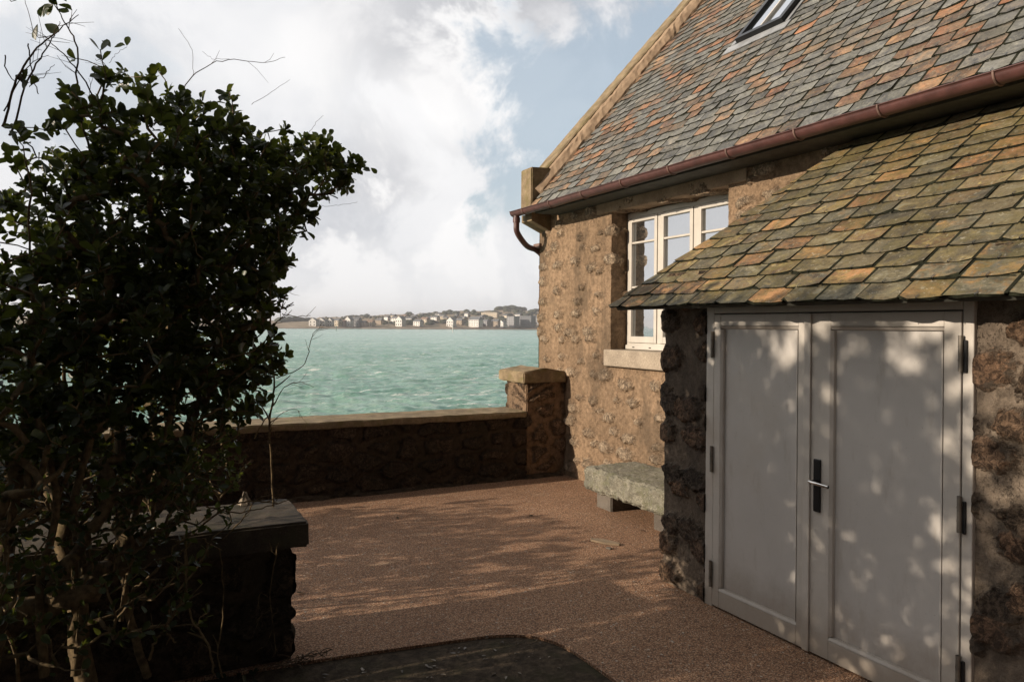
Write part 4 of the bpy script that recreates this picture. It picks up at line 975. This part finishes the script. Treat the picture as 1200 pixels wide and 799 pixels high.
def cp(px, py, Y, rp_, rdep=None, w_=1.):
    c = onY(px, py, Y); k = Y / ray(px, py).y / F; r = rp_ * k
    return (tuple(c), (r, (rdep or r), r), w_)
clumps = [cp(55, 225, 3.7, 72, .45, .25), cp(150, 165, 3.9, 78, .42), cp(232, 172, 4.0, 66, .42), cp(300, 200, 4.2, 52, .40), cp(352, 205, 4.35, 40, .3), cp(398, 198, 4.4, 26, .15, 1.6), cp(372, 190, 4.35, 26, .15, 1.3),
          cp(255, 255, 4.1, 85, .5), cp(165, 270, 3.9, 105, .55), cp(50, 320, 3.7, 105, .5, .45), cp(318, 262, 4.3, 48, .35), cp(352, 250, 4.35, 22, .14), cp(240, 350, 4.1, 82, .5), cp(120, 390, 3.9, 115, .55), cp(300, 340, 4.3, 40, .25), cp(328, 300, 4.35, 22, .14),
          cp(215, 445, 4.05, 75, .45), cp(285, 415, 4.25, 48, .28), cp(318, 425, 4.3, 22, .12, 1.3), cp(275, 478, 4.25, 38, .25), cp(40, 470, 3.7, 100, .5), cp(130, 500, 3.9, 80, .45, .7)]
# shrub running out of the picture to the left, then unseen shade foliage
clumps += [cp(60, 590, 3.6, 110, .45, .8), cp(170, 600, 3.8, 75, .4, .6), cp(235, 540, 4.0, 50, .3, .6), cp(40, 710, 3.4, 90, .4, .6), cp(205, 570, 3.6, 60, .25, 1.2), cp(150, 680, 3.5, 80, .3, .9), cp(240, 610, 3.68, 42, .15, .9), cp(215, 700, 3.6, 50, .2, .5), cp(262, 545, 4.2, 34, .3, .8), cp(190, 380, 4.7, 110, .4, .8), cp(90, 300, 4.4, 120, .4, .8)]
clumps += [((-1.25, 3.0, 1.9), (.55, .5, .75), .5), ((-1.3, 2.45, 1.5), (.5, .45, .8), .9), ((-1.2, 3.0, .9), (.5, .5, .6), .7), ((-1.35, 2.2, 2.2), (.4, .4, .5), .6), ((-1.7, 3.6, 1.6), (.5, .5, .9), .9)]
clumps += [((-3.6, 3.3, 2.75), (.8, .85, 1.3), .30), ((-3.5, 4.0, 3.3), (.6, .42, .95), 1.4), ((-3.5, 3.25, 3.65), (.5, .55, .65), 1.5), ((-3.5, 3.1, 2.9), (.45, .5, .5), .5), ((-3.4, 2.7, 2.5), (.6, .6, 1.1), .22), ((-1.5, 2.75, 2.5), (.5, .5, .7), .25), ((-2.4, 3.8, 2.5), (.6, .6, 1.0), .7)]  # tree mass out of view, added and thinned to shade and dapple doors
roots = [(-3.6, 3.3, -.05), (-3.4, 4.1, -.05), (-3.3, 2.7, -.05), (-2.4, 3.6, -.05), (-1.5, 3.0, -.05), (-1.3, 2.5, -.05), (-1.0, 3.45, -.05), (-.85, 3.2, -.05), (-.75, 3.7, -.05), (-.55, 3.45, -.05), (-.35, 3.75, -.05), (-.5, 4.75, -.05), (-.1, 3.62, -.05), (.05, 4.8, -.05), (-.9, 4.7, -.05), (.25, 4.75, -.05), (-.2, 4.9, -.05), (-.62, 3.1, -.05)]
bare = lambda t_: float(np.clip((t_[2] - .4) / 1.3, .45, 1))
shrub, nl = grow_shrub('evergreen_shrub', 'tall dark evergreen shrub with round leaves and many stems, over the low wall, plus added unseen shade foliage', 'shrub', roots, clumps, 6000, 11, .058, 21, M['leaf'], bare, r_tip=.0019)
# long bare twigs and dead climbing stems of the shrub
def px_twig(pts, Y, r0, r1, mat='drytwig', name='bare_twig', side=0, seed=0, leaves=0):
    rs = np.random.default_rng(seed + 100); pp = [onY(px, py, Y + dy) for (px, py, dy) in [(q + (0,))[:3] for q in pts]]
    path = smooth_path(pp, 6); path = [p_ + Vector(rs.normal(0, .0022, 3)) for p_ in path]; mb = MB(); n_ = len(path)
    mb.add(*tube(path, [r0 + (r1 - r0) * i / (n_ - 1) for i in range(n_)], 6))
    for i in range(side):
        j = int(rs.uniform(.3, .95) * (n_ - 1)); d = (path[min(j + 1, n_ - 1)] - path[j - 1]).normalized(); o_ = d.orthogonal().normalized(); o_.rotate(Matrix.Rotation(rs.random() * 6.28, 3, d))
        l = rs.uniform(.04, .14); q = [path[j], path[j] + (d * .6 + o_ * .6) * l * .5 + Vector(rs.normal(0, .004, 3)), path[j] + (d * .7 + o_ * .75) * l]
        mb.add(*tube(q, [r1 * 1.1, r1, r1 * .6], 4))
    return mb.build(name, M[mat], shrub)
Yt = 3.95
tw = [([(0, 160), (12, 110), (35, 70), (60, 48), (86, 27)], 3.7, .006, .0014, 6), ([(8, 170), (30, 100), (52, 62), (64, 34)], 3.72, .005, .0012, 5), ([(110, 210), (86, 130), (85, 65), (70, 35), (56, 14)], 3.8, .006, .0015, 4),
      ([(128, 160), (88, 95), (60, 65), (44, 50)], 3.8, .004, .0012, 5), ([(60, 48), (36, 52), (22, 8)], 3.72, .002, .0010, 1), ([(0, 10), (14, 10), (26, 0)], 3.72, .002, .001, 0),
      ([(205, 120), (225, 92), (262, 76), (305, 79), (328, 72)], 4.0, .0028, .0010, 3), ([(221, 95), (219, 65), (202, 40)], 4.0, .0012, .0008, 0), ([(262, 76), (243, 75), (231, 66)], 4.0, .001, .0007, 0),
      ([(290, 128), (318, 110), (335, 98)], 4.2, .0014, .0008, 0), ([(355, 165), (365, 150), (374, 140)], 4.3, .0012, .0008, 0), ([(372, 246), (395, 244), (417, 240)], 4.3, .001, .0007, 0),
      ([(128, 160), (112, 130), (100, 120), (104, 98)], 3.8, .0016, .0009, 2), ([(140, 110), (116, 82), (107, 78)], 3.85, .0015, .0009, 2), ([(123, 82), (132, 70), (143, 64)], 3.85, .001, .0008, 0), ([(0, 75), (4, 95), (14, 108)], 3.7, .003, .0015, 0), ([(28, 62), (31, 90), (40, 120)], 3.75, .003, .002, 0), ([(0, 140), (25, 92), (50, 74)], 3.7, .003, .001, 2), ([(30, 112), (45, 100), (58, 85)], 3.7, .002, .001, 0)]
for i, (p_, Y, r0, r1, sd_) in enumerate(tw): px_twig(p_, Y, r0, r1, side=sd_, seed=i)
# upright thin stem with side twigs seen against the sea, and drooping shoots
px_twig([(328, 650), (322, 560), (318, 505), (322, 460), (318, 400), (316, 350), (315, 312)], 4.3, .0065, .0045, 'bark', 'climbing_stem', 6, 40)
for i, (p_, r0, r1, sd_) in enumerate([([(322, 480), (335, 458), (352, 452), (369, 458)], .003, .001, 5), ([(324, 448), (345, 440), (359, 428), (364, 405), (370, 392), (381, 385)], .003, .0012, 6), ([(319, 505), (330, 490), (345, 484), (353, 486)], .002, .001, 3),
                                       ([(300, 402), (315, 388), (330, 378), (337, 374)], .0045, .002, 4), ([(316, 372), (332, 366), (343, 359)], .005, .003, 3), ([(330, 372), (345, 375), (363, 374)], .0028, .0014, 1), ([(290, 440), (306, 412), (316, 398)], .004, .003, 2), ([(318, 400), (328, 399), (331, 397)], .001, .0008, 0),
                                       ([(318, 345), (330, 350), (341, 345)], .0022, .0012, 2), ([(300, 520), (310, 500), (319, 490)], .004, .003, 1)]):
    px_twig(p_, 4.3, r0, r1, 'bark', side=sd_, seed=60 + i)
# gnarled lower branches in front of the wall, some caught by the sun
low = [([(148, 735), (152, 700), (160, 660), (172, 630), (195, 600), (203, 575)], 3.7, .012, .008), ([(140, 735), (165, 712), (190, 700), (196, 688)], 3.66, .007, .005), ([(160, 700), (178, 685), (195, 668)], 3.68, .008, .006), ([(196, 600), (215, 570), (235, 545), (255, 520)], 3.75, .008, .004),
       ([(182, 780), (187, 762), (196, 748), (206, 752), (212, 760)], 3.5, .006, .003), ([(196, 750), (212, 722), (224, 690), (222, 640)], 3.55, .005, .004), ([(258, 795), (250, 760), (232, 735), (224, 700), (222, 650)], 3.5, .005, .004),
       ([(12, 640), (10, 680), (20, 698), (38, 690)], 3.3, .008, .005), ([(35, 560), (38, 590), (52, 560), (60, 530)], 3.4, .014, .012), ([(0, 640), (20, 622), (45, 600)], 3.3, .010, .008), ([(268, 800), (262, 770), (268, 720), (262, 650)], 3.75, .004, .003), ([(210, 642), (240, 622), (270, 600), (300, 592), (330, 595)], 3.85, .006, .003),
       ([(245, 600), (280, 606), (310, 600), (345, 590)], 3.87, .004, .002), ([(262, 640), (290, 612), (305, 590), (335, 583)], 3.9, .004, .0015), ([(330, 770), (326, 735), (322, 700), (330, 640)], 3.85, .0022, .003), ([(322, 720), (312, 725), (306, 735)], 3.85, .0016, .001), ([(326, 740), (318, 760), (312, 764)], 3.85, .0016, .001), ([(320, 705), (310, 700), (308, 718)], 3.85, .0016, .001),
       ([(215, 655), (232, 640), (246, 640), (248, 660)], 3.8, .006, .004), ([(235, 520), (225, 545), (200, 575)], 3.8, .012, .009), ([(95, 800), (105, 700), (90, 600), (110, 520)], 3.6, .022, .014), ([(60, 800), (52, 700), (70, 600), (45, 500)], 3.5, .020, .012), ([(180, 800), (150, 690), (165, 600), (200, 500), (215, 430)], 3.85, .02, .010)]
for i, (p_, Y, r0, r1) in enumerate(low): px_twig(p_, Y, r0, r1, 'bark', 'low_branch', 2, 200 + i)
# lone leaves on the tall twigs
P = []; Dn = []; Un = []; Ls = []; rs = np.random.default_rng(8)
for (px, py, dx, dz, l, Y) in [(124, 64, -.6, .7, .055, 3.85), (128, 64, .9, .3, .05, 3.85), (143, 62, .1, 1, .05, 3.85), (44, 30, .3, .5, .05, 3.75), (38, 38, -.2, -1, .07, 3.75), (46, 38, .9, -.5, .075, 3.75), (56, 14, -.5, -.8, .06, 3.8)] + [(56 + rs.normal(0, 6), 8 + rs.normal(0, 5), rs.normal(), rs.normal(), .055, 3.8) for _ in range(16)] + [(107 + rs.normal(0, 5), 88 + rs.normal(0, 4), rs.normal(), rs.normal(), .045, 3.85) for _ in range(4)] + [(24 + rs.normal(0, 3), 108 + rs.normal(0, 4), rs.normal() * .4, 1, .05, 3.7) for _ in range(5)] + [(421 + rs.normal(0, 5), 199 + rs.normal(0, 4), 1, rs.normal() * .5, .05, 4.4) for _ in range(7)] + [(380 + rs.normal(0, 5), 170 + rs.normal(0, 6), rs.normal() * .4, 1, .05, 4.35) for _ in range(7)]:
    P.append(tuple(onY(px, py, Y))); Dn.append((dx * .88, -dx * .4 + rs.normal() * .2, dz)); Un.append((rs.normal() * .4 - .4, -.8, .5)); Ls.append(l)
leaves_mesh('tip_leaves', np.array(P), np.array(Dn), np.array(Un), np.array(Ls), M['leaf'], shrub, rs)

# low shrub behind it along the parapet
r2_ = [(-1.9, 5.6, -.05), (-1.2, 6.2, -.05), (-.7, 5.5, -.05), (-.3, 6.5, -.05), (-1.6, 6.9, -.05), (.0, 5.9, -.05)]
c2_ = [((-.9, 5.6, .8), (.75, .6, .55), 1.), ((-.5, 6.3, .85), (.7, .6, .5), 1.), ((-1.7, 6.4, .9), (.7, .7, .55), 1.), ((-1.9, 5.5, 1.0), (.6, .6, .5), 1.), ((-.2, 5.6, .6), (.4, .5, .4), .8), ((-1.3, 6.9, 1.0), (.8, .45, .55), 1.), ((-2.2, 7.0, 1.1), (.7, .4, .6), 1.), ((-1.6, 5.9, 1.25), (.8, .9, .45), 1.2), ((-1.2, 5.0, 1.1), (.6, .5, .6), 1.)]
grow_shrub('low_shrub', 'lower dull green shrub behind the tall one, along the sea parapet', 'shrub', r2_, c2_, 1500, 10, .055, 33, M['leaf_low'], None)

# ivy and dead leaves under the shrub, litter on the dark soil
rs = np.random.default_rng(77)
def litter(name, n_, region, lmin, lmax, mat, label, zup=.3):
    P = []; Dn = []; Un = []; Ls = []
    while len(P) < n_:
        x, y = region(rs)
        P.append((x, y, -.014 + rs.random() * .005)); a = rs.random() * 6.28; Dn.append((math.cos(a), math.sin(a), rs.uniform(0, zup))); Un.append((rs.normal() * .2, rs.normal() * .2, 1)); Ls.append(rs.uniform(lmin, lmax))
    return tag(leaves_mesh(name, np.array(P), np.array(Dn), np.array(Un), np.array(Ls), mat, None, rs, .8), label, 'leaves', kind='stuff')
litter('leaf_litter', 170, lambda r: (r.uniform(-.5, 2.05), min(3.7, r.uniform(2.0, 3.7) if r.random() < .5 else 3.72 - abs(r.normal(0, .25)))), .012, .035, M['litter'], 'scattered pale dead leaves on the dark soil')
def gc(r): return (r.uniform(-2.2, .6), r.uniform(2.4, 3.9))
litter('ground_ivy', 2600, gc, .02, .05, M['leaf_low'], 'dark low ivy and weeds under the tall shrub', 1.6)
P0 = onY(352, 772, 3.87)
mb = MB(); rs = np.random.default_rng(5)
for i in range(26):
    a = rs.uniform(-.4, 3.3); l = rs.uniform(.06, .20); b = Vector((.82 + rs.normal(0, .05), 3.87 + rs.normal(0, .03), .0 + rs.random() * .03))
    mb.add(*tube(smooth_path([b, b + Vector((math.cos(a) * l * .5, -abs(math.sin(a)) * l * .3, rs.uniform(0, .05))), b + Vector((math.cos(a) * l, -abs(math.sin(a)) * l * .5, rs.uniform(-.01, .03)))], 3), [.0025] * 6 + [.001], 4))
tag(mb.build('dead_twigs', M['drytwig']), 'small heap of dead twigs at the foot of the garden wall end', 'twigs')

# ------------------------------------------------------------------ sea haze
bm = bmesh.new(); add_box(bm, -9400, 9400, -9400, 9400, -9.5, 75)
hz = bpy.data.materials.new('sea_haze'); hz.use_nodes = True; t = hz.node_tree; t.nodes.clear()
ho = t.nodes.new('ShaderNodeOutputMaterial'); pv = t.nodes.new('ShaderNodeVolumePrincipled'); pv.inputs['Color'].default_value = (.93, .95, 1, 1); pv.inputs['Density'].default_value = .00022; pv.inputs['Anisotropy'].default_value = .2
t.links.new(pv.outputs[0], ho.inputs['Volume'])
tag(bmobj('haze', bm, hz), 'pale sea haze softening the far shore', 'haze', kind='stuff')
